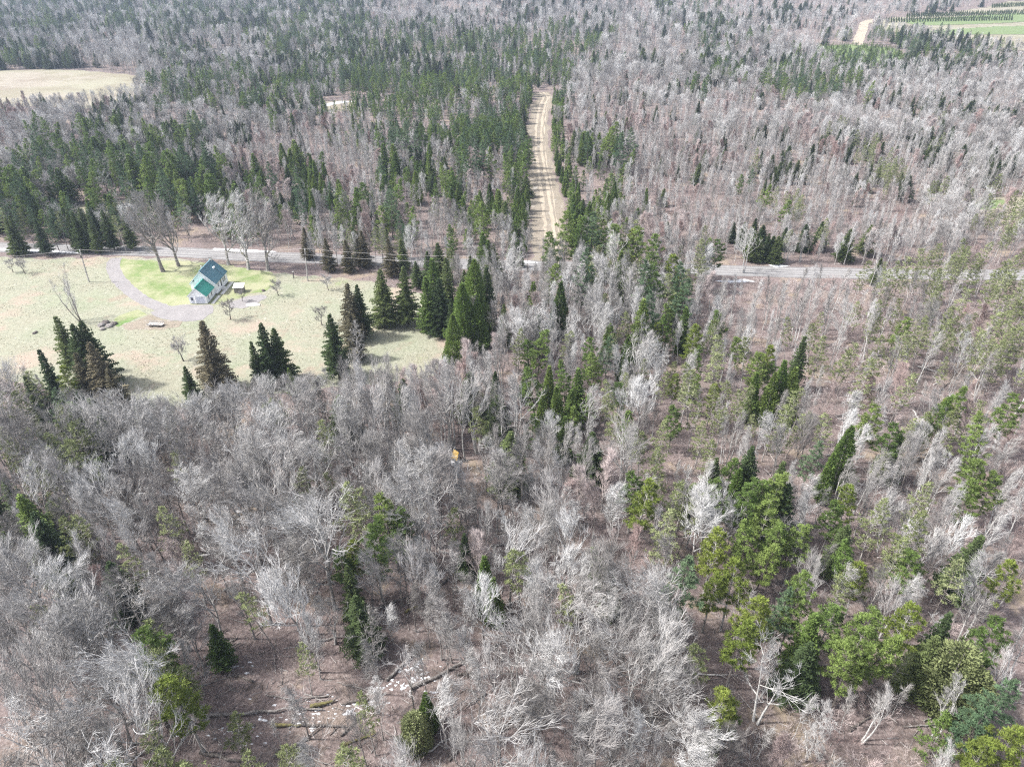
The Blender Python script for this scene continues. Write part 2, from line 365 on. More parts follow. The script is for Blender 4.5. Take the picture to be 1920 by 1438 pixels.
snow_patch([(215, 387), (262, 377), (268, 381), (222, 392)], .06, 'snow streak behind the roadside spruces', 13)

# ---------------------------------------------------------------- tree models
def jit(v, a, rr): return (v+Vector((rr.gauss(0, a), rr.gauss(0, a), rr.gauss(0, a)))).normalized()
def twig(mb, p, d, L, wd, rr):
    s = d.cross(Vector((rr.gauss(0, 1), rr.gauss(0, 1), rr.gauss(0, 1))))
    if s.length < 1e-4: return
    s = s.normalized()*wd*.5
    m = p+d*L*.55+Vector((rr.uniform(-.06, .06), rr.uniform(-.06, .06), rr.uniform(0, .08)))*L
    e = p+d*L+Vector((0, 0, .12*L))
    mb.face(p-s, p+s, m+s*.8, m-s*.8); mb.face(m-s*.8, m+s*.8, e)
def branch(tb, cb, p, d, L, r, lvl, maxl, rr, prm):
    """one branch polyline; main limbs go to tb (trunk mesh), finer ones to cb (crown mesh)"""
    n = 4 if lvl <= 1 else 3; pts = [p.copy()]; rad = [r]
    dd = d.copy()
    for i in range(n):
        dd = jit(dd+Vector((0, 0, prm['up'])), prm['wig'], rr); pts.append(pts[-1]+dd*L/n); rad.append(r*(1-.7*(i+1)/n))
    (tb if lvl <= prm['tl'] else cb).tube(pts, rad, 4 if lvl <= 1 else 3)
    kids = prm['kids'][lvl]
    for j in range(kids):
        t = prm['t0']+(1-prm['t0'])*(j+rr.random())/kids; k = min(n-1, int(t*n)); q = pts[k].lerp(pts[k+1], t*n-k)
        base = (pts[k+1]-pts[k]).normalized(); ax = jit(base.orthogonal(), 1.0, rr)
        ang = R(rr.uniform(*prm['ang'])); nd = (base*math.cos(ang)+(ax-base*ax.dot(base)).normalized()*math.sin(ang)).normalized()
        nl = L*rr.uniform(*prm['lr'])*(1.15-.5*t)
        if lvl+1 >= maxl: twig(cb, q, (nd+Vector((0, 0, prm['up']*.5))).normalized(), rr.uniform(*prm['twl']), prm['tw'], rr)
        else: branch(tb, cb, q, nd, nl, max(r*.56, prm.get('rm', .021)), lvl+1, maxl, rr, prm)
    if lvl+1 >= maxl: twig(cb, pts[-1], dd, prm['twl'][1]*.8, prm['tw'], rr)
def make_bare(seed, h=14, limbs=11, r=.2, lo=.32, sprd=.42, ang=(35, 62), up=.16, kids=(5, 3, 4), tw=.026, lean=.04, twl=(.5, 1.2), wig=.16, stems=1, lr=(.38, .6), tl=-1, arch=.0):
    rr = random.Random(seed); tb, cb = MB(), MB()
    prm = dict(up=up, wig=wig, kids=kids, t0=.18, ang=(22, 58), lr=lr, tw=tw, twl=twl, tl=tl)
    for s in range(stems):
        ax = Vector((0, 0, 0)) if stems == 1 else Vector((rr.uniform(-.4, .4), rr.uniform(-.4, .4), 0))
        hh = h*(1 if s == 0 else rr.uniform(.75, .97)); n = 9; pts = [ax]; rad = [r*1.25]
        d = Vector((rr.gauss(0, lean), rr.gauss(0, lean), 1)).normalized()
        if stems > 1: d = (d+Vector((ax.x, ax.y, 0))*(.45 if stems < 5 else 1.5)).normalized()
        for i in range(n):
            d = jit(d+Vector((0, 0, .25 if stems < 5 else .06)), .05+wig*.25*(i > 2), rr); pts.append(pts[-1]+d*hh/n); rad.append(max(.015, r*(1-.93*((i+1)/n)**.85)))
        tb.tube(pts, rad, 6)
        ln = max(4, limbs//stems+1)
        for j in range(ln):
            t = lo+(.97-lo)*((j+rr.random()*.8)/ln)**.9; k = min(n-1, int(t*n)); q = pts[k].lerp(pts[k+1], t*n-k)
            az = j*2.4+rr.uniform(-.5, .5)+s; el = R(rr.uniform(*ang))+.3*(t-lo)
            nd = Vector((math.cos(az)*math.cos(el), math.sin(az)*math.cos(el), math.sin(el)))
            env = math.sin(math.pi*min(1, .28+.72*(t-lo)/(1-lo)*.95))**.7
            L = sprd*h*env*rr.uniform(.75, 1.15)
            branch(tb, cb, q, nd, L, max(.03, rad[k]*.74), 0, 3, rr, prm)
    return tb, cb
def make_spruce(seed, h=16, rad0=3.0, step=.36, lo=.10, dens=1.0, droop=.25, bare=0.0, pw=.85):
    rr = random.Random(seed); tb, cb = MB(), MB()
    tb.tube([Vector((0, 0, 0)), Vector((rr.gauss(0, .06), rr.gauss(0, .06), h*.5)), Vector((0, 0, h))], [.20*h/16+.04, .12*h/16, .015], 6)
    z = lo*h
    while z < h*.995:
        t = (z-lo*h)/(h-lo*h); Rz = rad0*(1-t)**pw*(.35+.65*min(1, t*6+.3))+.12
        nb = max(4, int((5+4*(1-t))*dens))
        a0 = rr.random()*6.28
        for k in range(nb):
            az = a0+6.283*k/nb+rr.uniform(-.3, .3); L = Rz*rr.uniform(.5, 1.18)
            if rr.random() < .12: L *= .45
            o = Vector((math.cos(az), math.sin(az), 0)); s = Vector((-math.sin(az), math.cos(az), 0))
            zz = z+rr.uniform(-step, step)*.5; n = max(2, int(L/.42)); up = .35*t
            if L > 1.0:
                tb.tube([Vector((0, 0, zz)), o*L*.85+Vector((0, 0, zz+(up-droop)*L*.85))], [.03, .008], 3)
            for i in range(n):
                u = (i+.6)/n
                if u < bare*rr.uniform(.6, 1.1): continue
                c = o*L*u+Vector((0, 0, zz+L*(up*u-droop*u**1.3+.10*max(0, u-.6))))
                wv = L*.34*(1-u*.6)*rr.uniform(.7, 1.2)+.14
                for sg in (-1, 1):
                    e = c+s*sg*wv+o*(.25+.2*wv)+Vector((0, 0, rr.uniform(-.16, .04)*(.5+wv)))
                    m1 = c+o*.24*rr.uniform(.7, 1.3)+Vector((0, 0, rr.uniform(-.02, .1))); m2 = c-o*.16+Vector((0, 0, rr.uniform(-.12, .0)))
                    cb.face(m2, e, m1)
                    cb.face(c+Vector((0, 0, .03)), c+s*sg*wv*.5+o*.1+Vector((0, 0, -.22-rr.random()*.2)), e)
            tip = o*(L+.22)+Vector((0, 0, zz+L*(up-droop)+.10)); b = o*(L*.72)+Vector((0, 0, zz+L*.72*(up-droop)))
            cb.face(b-s*.13, b+s*.13, tip)
        z += step*(.7+.5*(1-t))*rr.uniform(.8, 1.2)
    cb.tube([Vector((0, 0, h-.5)), Vector((0, 0, h+.35))], [.09, .01], 4)
    return tb, cb
def tuft(cb, c, n, size, rr, up=.25, wd=.085):
    for _ in range(int(n*1.6)):
        d = Vector((rr.gauss(0, 1), rr.gauss(0, 1), rr.gauss(up, .5))).normalized()
        p = c+d*size*rr.uniform(.0, .55); e = c+d*size*rr.uniform(.8, 1.35)
        s = d.cross(Vector((rr.gauss(0, 1), rr.gauss(0, 1), rr.gauss(0, 1)))).normalized()*wd*rr.uniform(.6, 1.2)
        cb.face(p-s*.6, p+s*.6, e+s*.35, e-s*.35) if rr.random() < .5 else cb.face(p-s, p+s, e)
def make_pine(seed, h=16, rad0=3.6, nb=60, lo=.3, tn=16, ts=.42, ragged=.4, trunk_r=.2, pw=.6, dead=10, lean=.03, el=(-5, 28), fl=.5):
    rr = random.Random(seed); tb, cb = MB(), MB()
    d = Vector((rr.gauss(0, lean), rr.gauss(0, lean), 1)).normalized(); pts = [Vector((0, 0, 0))]; n = 8; rad = [trunk_r*1.15]
    for i in range(n):
        d = jit(d, .025, rr); pts.append(pts[-1]+d*h/n); rad.append(trunk_r*(1-.92*(i+1)/n))
    tb.tube(pts, rad, 6)
    def at(t): k = min(n-1, int(t*n)); return pts[k].lerp(pts[k+1], t*n-k)
    for j in range(dead):
        t = rr.uniform(.12, lo+.15); az = rr.random()*6.28; L = rr.uniform(.6, 1.8)
        q = at(t); tb.tube([q, q+Vector((math.cos(az)*L, math.sin(az)*L, rr.uniform(-.3, .2)*L))], [.025, .008], 3)
    for j in range(nb):
        t = lo+(1-lo)*((j+rr.random())/nb)**.95; q = at(min(t, .995))
        tt = (t-lo)/(1-lo); env = (min(1, .45+tt*2.2))*(1-tt)**pw+.10
        L = rad0*env*rr.uniform(1-ragged, 1+ragged*.4); az = j*2.4+rr.uniform(-.6, .6); e = R(rr.uniform(*el)+25*tt)
        dd = Vector((math.cos(az)*math.cos(e), math.sin(az)*math.cos(e), math.sin(e))); m = q+dd*L*.55; end = q+dd*L+Vector((0, 0, .12*L))
        tb.tube([q, m, end], [.045*(1-tt*.6), .03*(1-tt*.6), .008], 3)
        side = Vector((-math.sin(az), math.cos(az), 0)); k = max(2, int(L/.5*(.6+fl)))
        for i in range(k):
            u = rr.uniform(.35, 1.0)**.8; c = q.lerp(end, u)+side*rr.uniform(-.33, .33)*L*(1.15-u*.5)+Vector((0, 0, rr.uniform(-.05, .22)))
            tuft(cb, c, tn, ts*rr.uniform(.7, 1.2), rr)
    tuft(cb, pts[-1], tn, ts*.8, rr, .9)
    return tb, cb
def make_cedar(seed, h=12, rad0=1.9, n=5200, pw=.8, lo=.04, wd=.11, ln=.5):
    rr = random.Random(seed); tb, cb = MB(), MB()
    tb.tube([Vector((0, 0, 0)), Vector((0, 0, h*.93))], [.17, .03], 6)
    lob = [(rr.random()*6.28, rr.uniform(.0, .9), rr.uniform(.75, 1.25)) for _ in range(26)]
    for _ in range(n):
        t = 1-math.sqrt(rr.random()*.995+.005) if rr.random() < .6 else rr.random(); az = rr.random()*6.28
        k = 1.0
        for (la, lt, lk) in lob:
            da = abs((az-la+math.pi) % (2*math.pi)-math.pi)
            if da < .6 and abs(lt-t) < .12: k *= lk
        Rz = rad0*k*(1-t)**pw*(.6+.4*min(1, t*5)); r = Rz*math.sqrt(rr.uniform(.3, 1.05))
        z = h*(lo+(1-lo)*t)+rr.uniform(-.2, .2); o = Vector((math.cos(az), math.sin(az), 0))
        c = o*r+Vector((0, 0, z)); d = (o*rr.uniform(.3, .9)+Vector((rr.gauss(0, .3), rr.gauss(0, .3), rr.uniform(.1, 1.0)))).normalized()
        s = d.cross(Vector((rr.gauss(0, 1), rr.gauss(0, 1), rr.gauss(0, 1)))).normalized()*wd
        L = ln*rr.uniform(.5, 1.2)
        cb.face(c-s*.7, c+s*.7, c+d*L*.7+s*.6, c+d*L, c+d*L*.6-s*.8)
    return tb, cb
def make_shrub(seed, h=1.9, stems=30, sp=2.4, tw=.026):
    rr = random.Random(seed); cb = MB()
    for _ in range(stems):
        az = rr.random()*6.28; r = rr.random()*sp*.5; p = Vector((math.cos(az)*r, math.sin(az)*r, 0))
        d = Vector((math.cos(az)*.4+rr.gauss(0, .15), math.sin(az)*.4+rr.gauss(0, .15), 1)).normalized(); L = h*rr.uniform(.5, 1.1)
        e = p+d*L; s = d.orthogonal().normalized(); s = (Matrix.Rotation(rr.random()*6.28, 3, d) @ s)*tw*.7
        cb.face(p-s, p+s, e)
        for k in range(5):
            q = p.lerp(e, rr.uniform(.3, .95)); twig(cb, q, jit(d, .45, rr), L*rr.uniform(.18, .4), tw, rr)
    return cb

# name, label word, category, mats(trunk, crown), (tb, cb), nominal height
VAR = []
def var(kind, name, word, cat, tm, cm, tbcb, h):
    tb, cb = tbcb; i = len(VAR)
    VAR.append(dict(kind=kind, name=name, word=word, cat=cat, h=h, tm=tb.mesh(name+'_trunk', M[tm]) if tb else None, cm=cb.mesh(name+'_crown', M[cm])))
for s in range(4):
    var('maple', 'bare_tree', 'broad bare grey', 'bare tree', 'bark', 'twig', make_bare(10+s, 13.5, (12, 11, 13, 10)[s], .2, (.30, .36, .26, .40)[s], (.40, .36, .44, .40)[s]), 13.5)
var('maple', 'bare_tree', 'round crowned bare grey', 'bare tree', 'bark', 'twig', make_bare(31, 13.5, 15, .2, .34, .38, (20, 75), .12, (7, 5, 5), .028, .03, (.4, .9), .14), 13.5)
var('grey', 'bare_tree', 'slender bare brown-grey', 'bare tree', 'bark', 'twigdark', make_bare(41, 13, 12, .15, .35, .27, (35, 65), .18, (4, 3, 4)), 13)
var('grey', 'bare_tree', 'fine twigged bare grey', 'bare tree', 'bark', 'twig', make_bare(42, 12, 13, .14, .25, .28, (35, 65), .2, (4, 4, 4), .028), 12)
var('forked', 'bare_tree', 'forked pale-limbed bare', 'bare tree', 'palebark', 'paletwig', make_bare(51, 14.5, 13, .19, .30, .38, (28, 58), .17, (4, 3, 4), .036, .08, (.6, 1.3), .12, 3, tl=1), 14.5)
var('forked', 'bare_tree', 'crooked pale bare', 'bare tree', 'palebark', 'paletwig', make_bare(52, 14, 11, .2, .28, .40, (18, 55), .2, (4, 3, 4), .036, .1, (.6, 1.3), .15, 2, tl=1), 14)
for s in range(3):
    var('aspen', 'birch_tree', ('narrow pale bare', 'upright whitish bare', 'two stemmed whitish bare')[s], 'birch', 'palebark', 'paletwig', make_bare(60+s, 14, 13, .15, (.35, .28, .3)[s], .17, (48, 72), .24, (4, 3, 4), .022, .03, (.5, 1.2), .1, 1 if s < 2 else 2), 14)
var('sap', 'sapling', 'thin whitish bare', 'sapling', 'palebark', 'paletwig', make_bare(71, 9, 7, .055, .4, .13, (50, 72), .2, (4, 3, 3), .024, .06), 9)
var('sap', 'sapling', 'thin brown bare', 'sapling', 'bark', 'twigpink', make_bare(72, 8, 8, .05, .3, .15, (40, 70), .2, (4, 3, 4), .024, .06), 8)
var('pinkt', 'bare_tree', 'reddish bare', 'bare tree', 'bark', 'twigpink', make_bare(75, 11, 13, .12, .2, .27, (40, 70), .22, (6, 5, 5), .026), 11)
for s in range(3):
    var('spruce', 'spruce_tree', ('dark green', 'narrow dark green', 'full dark green')[s], 'spruce', 'darkbark', 'needle_dark', make_spruce(80+s, 16, (3.9, 2.9, 4.5)[s], .36, (.10, .06, .05)[s], (1, 1, 1.15)[s]), 16)
var('bspruce', 'spruce_tree', 'brownish thin needled', 'spruce', 'darkbark', 'needle_brown', make_spruce(85, 17, 4.6, .34, .08, 1.1, .32, .25), 17)
var('fir', 'spruce_tree', 'mid green', 'spruce', 'darkbark', 'needle_green', make_spruce(86, 14, 3.2, .36, .06, 1.05, .12), 14)
var('pine', 'pine_tree', 'green', 'pine', 'darkbark', 'needle_green', make_pine(90, 16, 3.3, 60, .28), 16)
var('pine', 'pine_tree', 'bluish green', 'pine', 'darkbark', 'needle_blue', make_pine(91, 17, 3.5, 55, .25, pw=.75), 17)
var('pine', 'pine_tree', 'bright green', 'pine', 'darkbark', 'needle_bright', make_pine(92, 15, 3.0, 60, .2, pw=.8), 15)
var('ypine', 'pine_tree', 'yellow-green', 'pine', 'bark', 'needle_yellow', make_pine(93, 14, 2.9, 46, .38, 18, .44, .35, pw=.5), 14)
var('ypine', 'pine_tree', 'dark olive-green', 'pine', 'bark', 'needle_green', make_pine(94, 15, 3.3, 50, .35, 18, .46, .4, pw=.45), 15)
var('scrag', 'pine_tree', 'scraggly olive', 'pine', 'bark', 'needle_olive', make_pine(95, 13, 2.1, 42, .42, 8, .36, .5, .12, .5, 16, .05), 13)
var('scrag', 'pine_tree', 'thin olive', 'pine', 'bark', 'needle_olive', make_pine(96, 14, 2.4, 38, .38, 8, .38, .5, .12, .6, 18, .06), 14)
var('scrag', 'pine_tree', 'sparse pale olive', 'pine', 'bark', 'needle_olive', make_pine(97, 14, 3.0, 60, .22, 8, .34, .4, .13, .7, 10, .05), 14)
var('young', 'pine_tree', 'small bushy green', 'pine', 'darkbark', 'needle_bright', make_pine(98, 8, 2.5, 44, .05, 12, .36, .3, .1, .8, 0, .02, (5, 35)), 8)
var('young', 'pine_tree', 'small dense green', 'pine', 'darkbark', 'needle_green', make_pine(99, 8.5, 2.3, 44, .04, 12, .36, .3, .1, .8, 0, .02, (5, 35)), 8.5)
for s in range(2):
    var('cedar', 'cedar_tree', ('dense bright green', 'dense green')[s], 'cedar', 'bark', ('needle_bright', 'needle_green')[s], make_cedar(100+s, 13, (2.1, 2.5)[s]), 13)
var('bigcedar', 'cedar_tree', 'huge bright green', 'cedar', 'bark', 'needle_bright', make_cedar(105, 21, 5.0, 15000, .8, .02, .13, .6), 21)
var('rcedar', 'cedar_tree', 'round grey-green', 'cedar', 'bark', 'needle_olive', make_cedar(103, 9, 3.2, 9500, .4, .04, .085, .4), 9)
var('dead', 'dead_tree', 'dead grey needleless', 'dead tree', 'bark', 'twig', make_bare(111, 13, 34, .14, .15, .13, (-8, 22), .03, (4, 3, 3), .03, .03, (.3, .7), .08), 13)
var('multi', 'bare_tree', 'many stemmed bare', 'bare tree', 'bark', 'twigdark', make_bare(126, 15, 26, .13, .2, .15, (50, 75), .24, (3, 2, 3), .03, .05, (.6, 1.3), .1, 5), 15)
var('apple', 'apple_tree', 'small gnarled bare', 'apple tree', 'darkbark', 'twigdark', make_bare(121, 5, 9, .16, .25, .5, (15, 50), .12, (5, 4, 5), .04, .12, (.3, .7), .28), 5)
var('big', 'maple_tree', 'big spreading dark-limbed bare', 'maple tree', 'bark', 'twig', make_bare(131, 16, 15, .45, .2, .46, (25, 62), .16, (5, 4, 5), .042, .04, (.6, 1.3), .17, tl=1), 16)
VAR.append(dict(kind='shrub', name='shrub', word='pinkish bare', cat='shrub', h=2.2, tm=None, cm=make_shrub(141).mesh('shrub_twigs', M['twigpink'])))
VAR.append(dict(kind='shrub', name='shrub', word='greyish bare', cat='shrub', h=2.6, tm=None, cm=make_shrub(142, 2.4, 28, 2.2).mesh('shrub_twigs', M['twigdark'])))
BYK = {}
for i, v in enumerate(VAR): BYK.setdefault(v['kind'], []).append(i)

# ---------------------------------------------------------------- where the trees stand
GRID = """DDDDDDDDDDDxbbbbbbbbbxxbbbbbbbbb
DDbbbDbbDDDGGGGGGGGbbbxbbbxGGxxx
bbbbbxDDxDxGGGGGGGbbbbxbGGGbbbbb
bbbbbDbbDDyyGyyxG.bwwbbwbbbbbbbb
bDbDDGbwwwwwGyGGG.Gwwwwwwwdwwdbb
DDDDGGwywywwyyywG.yywwwwdwwdwwww
DGGGGGywyyyywwyyy.yywwwxdwpwpmmw
DDDmmmmmyyywGwwgw.gwwwddwddwwwms
mm.m.....mmm.dddwwggwggppppsssss
...........d.dddwwwwggpppppsssss
mmDD..........dgmmmwggqqppppssps
mDDD......wwwwwwgmwgqqqqqppppsps
mDDDMMMMMMwwwwwwgggmmqqqqopssopp
MmMMMMMMMMwwwwmmgmmwqqppwggssgws
mMMMMMMMMMmMMMmnmmwwqdddogggwwgw
dnMMMMMMMMnnMMMmmmppqddddwgogwgs
dnmMMMmMMMnnMMMnmmmpqmgggoggqgsp
mddnmnmMMMqqMMnnmmmpqmgggopqqggo
mmnnnnmMMMqgnnngmMMpmyyqqpggqgpo
MMMmnnooMMdnoomgmMMMmyygggggggop
MMMMnnooodoonommMMMMmyygpggdggpo
MMMMqqooooonoomMMMMMMnMMpppqpgoq
MMMMqqoooooognomMMMMMnyopppppoog
MMMmqnooooonnnmmMMMMmmMooppppoyy""".split()
MIX = {
 'D': (.92, [('spruce', .17), ('fir', .08), ('pine', .25), ('maple', .3), ('grey', .2)]),
 'b': (.9, [('maple', .5), ('grey', .3), ('aspen', .08), ('spruce', .08), ('pinkt', .04)]),
 'x': (.85, [('grey', .25), ('maple', .25), ('pine', .22), ('spruce', .13), ('aspen', .15)]),
 'G': (.9, [('pine', .45), ('spruce', .1), ('young', .08), ('grey', .2), ('aspen', .17)]),
 'w': (.95, [('aspen', .62), ('grey', .2), ('sap', .08), ('spruce', .03), ('pinkt', .07)]),
 'y': (.95, [('young', .36), ('fir', .03), ('cedar', .03), ('aspen', .46), ('grey', .14), ('pine', .04)]),
 'm': (.9, [('grey', .5), ('maple', .3), ('aspen', .1), ('scrag', .1)]),
 'M': (.95, [('maple', .55), ('grey', .3), ('forked', .08), ('scrag', .07)]),
 'n': (.85, [('grey', .4), ('maple', .2), ('scrag', .28), ('spruce', .06), ('pinkt', .06)]),
 's': (.55, [('scrag', .5), ('sap', .2), ('aspen', .15), ('grey', .15)]),
 'p': (.45, [('sap', .55), ('aspen', .2), ('scrag', .12), ('pinkt', .13)]),
 'o': (.30, [('sap', .55), ('grey', .35), ('scrag', .1)]),
 'q': (.68, [('scrag', .5), ('ypine', .1), ('aspen', .15), ('grey', .25)]),
 'g': (.6, [('ypine', .2), ('scrag', .2), ('cedar', .12), ('pine', .18), ('grey', .3)]),
 'd': (.75, [('spruce', .3), ('grey', .35), ('aspen', .15), ('scrag', .2)]),
 '.': (0, [('grey', 1)]),
}
TREES = []      # (variant, x, y, z, rz, scale, tilt)
rr = random.Random(7)
def pick(k, r_=rr): return r_.choice(BYK[k])
def add(vi, x, y, sc=1.0, rz=None, tilt=None, hand=False, label=None):
    TREES.append([vi, x, y, terrain(x, y), rr.random()*6.28 if rz is None else rz, sc, (rr.gauss(0, .03), rr.gauss(0, .03)) if tilt is None else tilt, hand, label])
HAND = []
def T(k, px, py, h, rz=None, wd=1.0, v=None, label=None):
    """a tree of the photograph: the pixel of its top and its height in metres"""
    vi = BYK[k][v] if v is not None else pick(k); q = P(px, py, h)
    if k not in ('apple', 'shrub', 'big'): HAND.append((q.x, q.y, 1.6 if k in ('sap', 'aspen') else 2.4))
    add(vi, q.x, q.y, h/VAR[vi]['h'], rz, (0, 0), True, label); TREES[-1].append(wd)
# conifers round the meadow
for a in [('bspruce', 377, 600, 18, 0), ('spruce', 488, 605, 16, 0), ('spruce', 512, 614, 14, 2), ('spruce', 345, 686, 11, 0), ('spruce', 470, 640, 12, 1), ('fir', 540, 690, 7, 0),
          ('spruce', 617, 588, 17, 0), ('bspruce', 650, 530, 16, 0), ('spruce', 668, 533, 15, 0), ('bspruce', 655, 585, 13, 0), ('spruce', 712, 503, 16.5, 2), ('spruce', 755, 499, 17, 0),
          ('fir', 810, 484, 18, 0), ('spruce', 836, 483, 19, 1), ('fir', 797, 518, 16, 0), ('spruce', 822, 520, 16, 2), ('spruce', 845, 560, 12, 1),
          ('bigcedar', 889, 488, 21, 0), ('bigcedar', 866, 532, 18, 0), ('bigcedar', 848, 590, 13, 0), ('bigcedar', 895, 560, 14, 0), ('spruce', 912, 500, 18, 1),
          ('spruce', 103, 592, 15, 0), ('spruce', 133, 606, 17, 2), ('bspruce', 165, 640, 17, 0), ('spruce', 150, 600, 17, 2), ('bspruce', 140, 660, 14, 0), ('spruce', 72, 655, 15, 1), ('ypine', 112, 690, 12, 0), ('scrag', 60, 700, 13, 0),
          ('bspruce', 200, 690, 13, 0), ('fir', 35, 928, 16, 0), ('spruce', 60, 960, 15, 0), ('spruce', 45, 705, 12, 1),
          # middle
          ('pine', 1062, 392, 22, 0), ('pine', 1085, 405, 19, 0), ('pine', 1040, 440, 20, 0), ('pine', 1096, 470, 20, 1), ('pine', 1105, 500, 16, 1), ('cedar', 1052, 530, 15, 1), ('pine', 1035, 500, 16, 0),
          ('fir', 905, 435, 16, 0), ('fir', 915, 450, 15, 0), ('pine', 770, 392, 14, 2), ('pine', 755, 420, 12, 1), ('pine', 845, 455, 13, 0),
          ('pine', 1228, 445, 20, 0), ('pine', 1215, 490, 19, 1), ('pine', 1238, 500, 18, 0), ('fir', 1208, 560, 17, 0), ('pine', 1222, 545, 18, 1), ('spruce', 1280, 540, 14, 0), ('fir', 1288, 575, 13, 0), ('ypine', 1235, 605, 11, 0), ('pine', 1250, 585, 13, 2), ('scrag', 1262, 520, 16, 0),
          ('fir', 1000, 528, 14, 0), ('spruce', 985, 683, 10, 1), ('cedar', 1030, 688, 13, 0), ('pine', 1108, 640, 14, 0), ('pine', 1120, 660, 13, 0), ('fir', 1085, 690, 13, 0), ('fir', 1072, 730, 10, 0), ('young', 1104, 742, 9, 0), ('fir', 1060, 780, 11, 0), ('young', 998, 778, 9, 0), ('spruce', 945, 570, 12, 1), ('spruce', 1010, 590, 12, 1), ('spruce', 1040, 570, 10, 0),
          ('scrag', 905, 765, 14, 0), ('young', 1180, 772, 9, 0), ('ypine', 1265, 765, 11, 1), ('young', 1075, 765, 8, 0),
          # right middle
          ('spruce', 1510, 630, 14, 1), ('cedar', 1472, 678, 15, 0), ('cedar', 1492, 690, 14, 1), ('cedar', 1455, 700, 13, 1), ('cedar', 1420, 700, 12, 0), ('ypine', 1440, 650, 13, 0), ('scrag', 1408, 640, 15, 0), ('scrag', 1362, 625, 15, 1), ('ypine', 1300, 612, 14, 0), ('scrag', 1330, 600, 15, 0), ('scrag', 1350, 660, 15, 0), ('scrag', 1310, 680, 16, 1), ('scrag', 1290, 700, 15, 0), ('scrag', 1390, 740, 13, 0),
          ('scrag', 1700, 480, 16, 0), ('scrag', 1620, 490, 15, 0), ('scrag', 1655, 500, 14, 1), ('scrag', 1740, 470, 16, 0), ('scrag', 1810, 540, 15, 0), ('scrag', 1870, 520, 16, 1), ('scrag', 1905, 560, 16, 0), ('scrag', 1830, 500, 15, 0), ('ypine', 1700, 600, 13, 1), ('scrag', 1660, 630, 14, 2), ('scrag', 1600, 640, 14, 0), ('scrag', 1490, 600, 12, 1), ('scrag', 1890, 640, 14, 2),
          ('scrag', 1565, 770, 14, 1), ('cedar', 1598, 800, 14, 1), ('cedar', 1565, 850, 11, 0), ('ypine', 1640, 765, 13, 1), ('ypine', 1680, 800, 13, 1), ('spruce', 1690, 812, 11, 2), ('ypine', 1655, 850, 9, 0), ('scrag', 1850, 760, 13, 0), ('scrag', 1800, 765, 14, 2), ('ypine', 1905, 745, 14, 1),
          ('ypine', 1838, 862, 14, 1), ('ypine', 1870, 890, 12, 1), ('scrag', 1740, 770, 12, 2), ('ypine', 1600, 912, 12, 0), ('ypine', 1570, 945, 11, 1), ('spruce', 1592, 982, 11, 2), ('scrag', 1655, 940, 14, 2), ('scrag', 1735, 905, 13, 2), ('scrag', 1722, 965, 16, 2), ('scrag', 1690, 1010, 13, 2),
          ('spruce', 1412, 836, 14, 0), ('spruce', 1345, 858, 12, 0), ('pine', 1372, 852, 12, 0), ('cedar', 1388, 880, 12, 0), ('spruce', 1470, 865, 15, 1), ('pine', 1428, 890, 15, 0), ('ypine', 1462, 890, 15, 1), ('spruce', 1480, 905, 14, 2), ('ypine', 1408, 905, 15, 1), ('pine', 1420, 965, 14, 2), ('pine', 1465, 970, 14, 0), ('ypine', 1505, 985, 13, 1), ('pine', 1445, 1010, 13, 0), ('pine', 1335, 900, 12, 0), ('scrag', 1260, 900, 15, 0), ('scrag', 1250, 960, 15, 2), ('scrag', 1290, 925, 14, 1),
          ('spruce', 1842, 1003, 14, 0), ('scrag', 1795, 1060, 13, 0), ('ypine', 1900, 1060, 12, 0),
          ('ypine', 1382, 1058, 14, 0), ('ypine', 1340, 1080, 12, 0), ('ypine', 1425, 1118, 15, 0), ('ypine', 1395, 1165, 14, 0), ('pine', 1505, 1088, 15, 0), ('pine', 1480, 1110, 13, 1), ('ypine', 1565, 1135, 14, 1), ('fir', 1530, 1150, 13, 0), ('ypine', 1630, 1152, 16, 1), ('pine', 1660, 1160, 15, 2), ('pine', 1615, 1200, 14, 0), ('ypine', 1705, 1140, 14, 0), ('spruce', 1783, 1148, 13, 1), ('spruce', 1760, 1190, 12, 2), ('ypine', 1872, 1168, 13, 1), ('rcedar', 1815, 1215, 12, 0), ('rcedar', 1840, 1260, 10, 0), ('spruce', 1522, 1202, 12, 2),
          ('ypine', 1367, 1302, 12, 0), ('pine', 1345, 1360, 9, 0), ('ypine', 1905, 1360, 14, 0), ('ypine', 1860, 1390, 12, 0), ('pine', 1890, 1275, 16, 1), ('pine', 1850, 1330, 13, 1), ('scrag', 1330, 1200, 13, 1),
          # lower left
          ('pine', 730, 932, 16, 0), ('pine', 745, 965, 14, 0), ('scrag', 640, 905, 16, 2), ('scrag', 665, 930, 15, 0), ('ypine', 655, 1020, 12, 0), ('cedar', 908, 1045, 12, 0), ('cedar', 925, 1085, 10, 0), ('spruce', 665, 1115, 12, 2), ('spruce', 650, 1060, 12, 1), ('ypine', 320, 1265, 16, 0), ('ypine', 272, 1190, 15, 1), ('scrag', 255, 1175, 14, 0), ('cedar', 797, 1300, 8, 1), ('rcedar', 775, 1340, 7, 0),
          ('scrag', 240, 1030, 13, 1), ('scrag', 60, 1130, 13, 0), ('ypine', 180, 860, 9, 1), ('spruce', 75, 770, 10, 0), ('fir', 90, 790, 9, 0), ('scrag', 140, 960, 13, 0), ('scrag', 350, 1030, 12, 0), ('fir', 395, 1170, 9, 0), ('ypine', 640, 1030, 12, 1), ('pine', 1140, 1030, 12, 2), ('fir', 1150, 1080, 9, 0), ('spruce', 870, 1000, 10, 1), ('scrag', 840, 960, 12, 0), ('scrag', 315, 850, 12, 0), ('scrag', 480, 1100, 13, 1), ('spruce', 100, 1060, 12, 0)]:
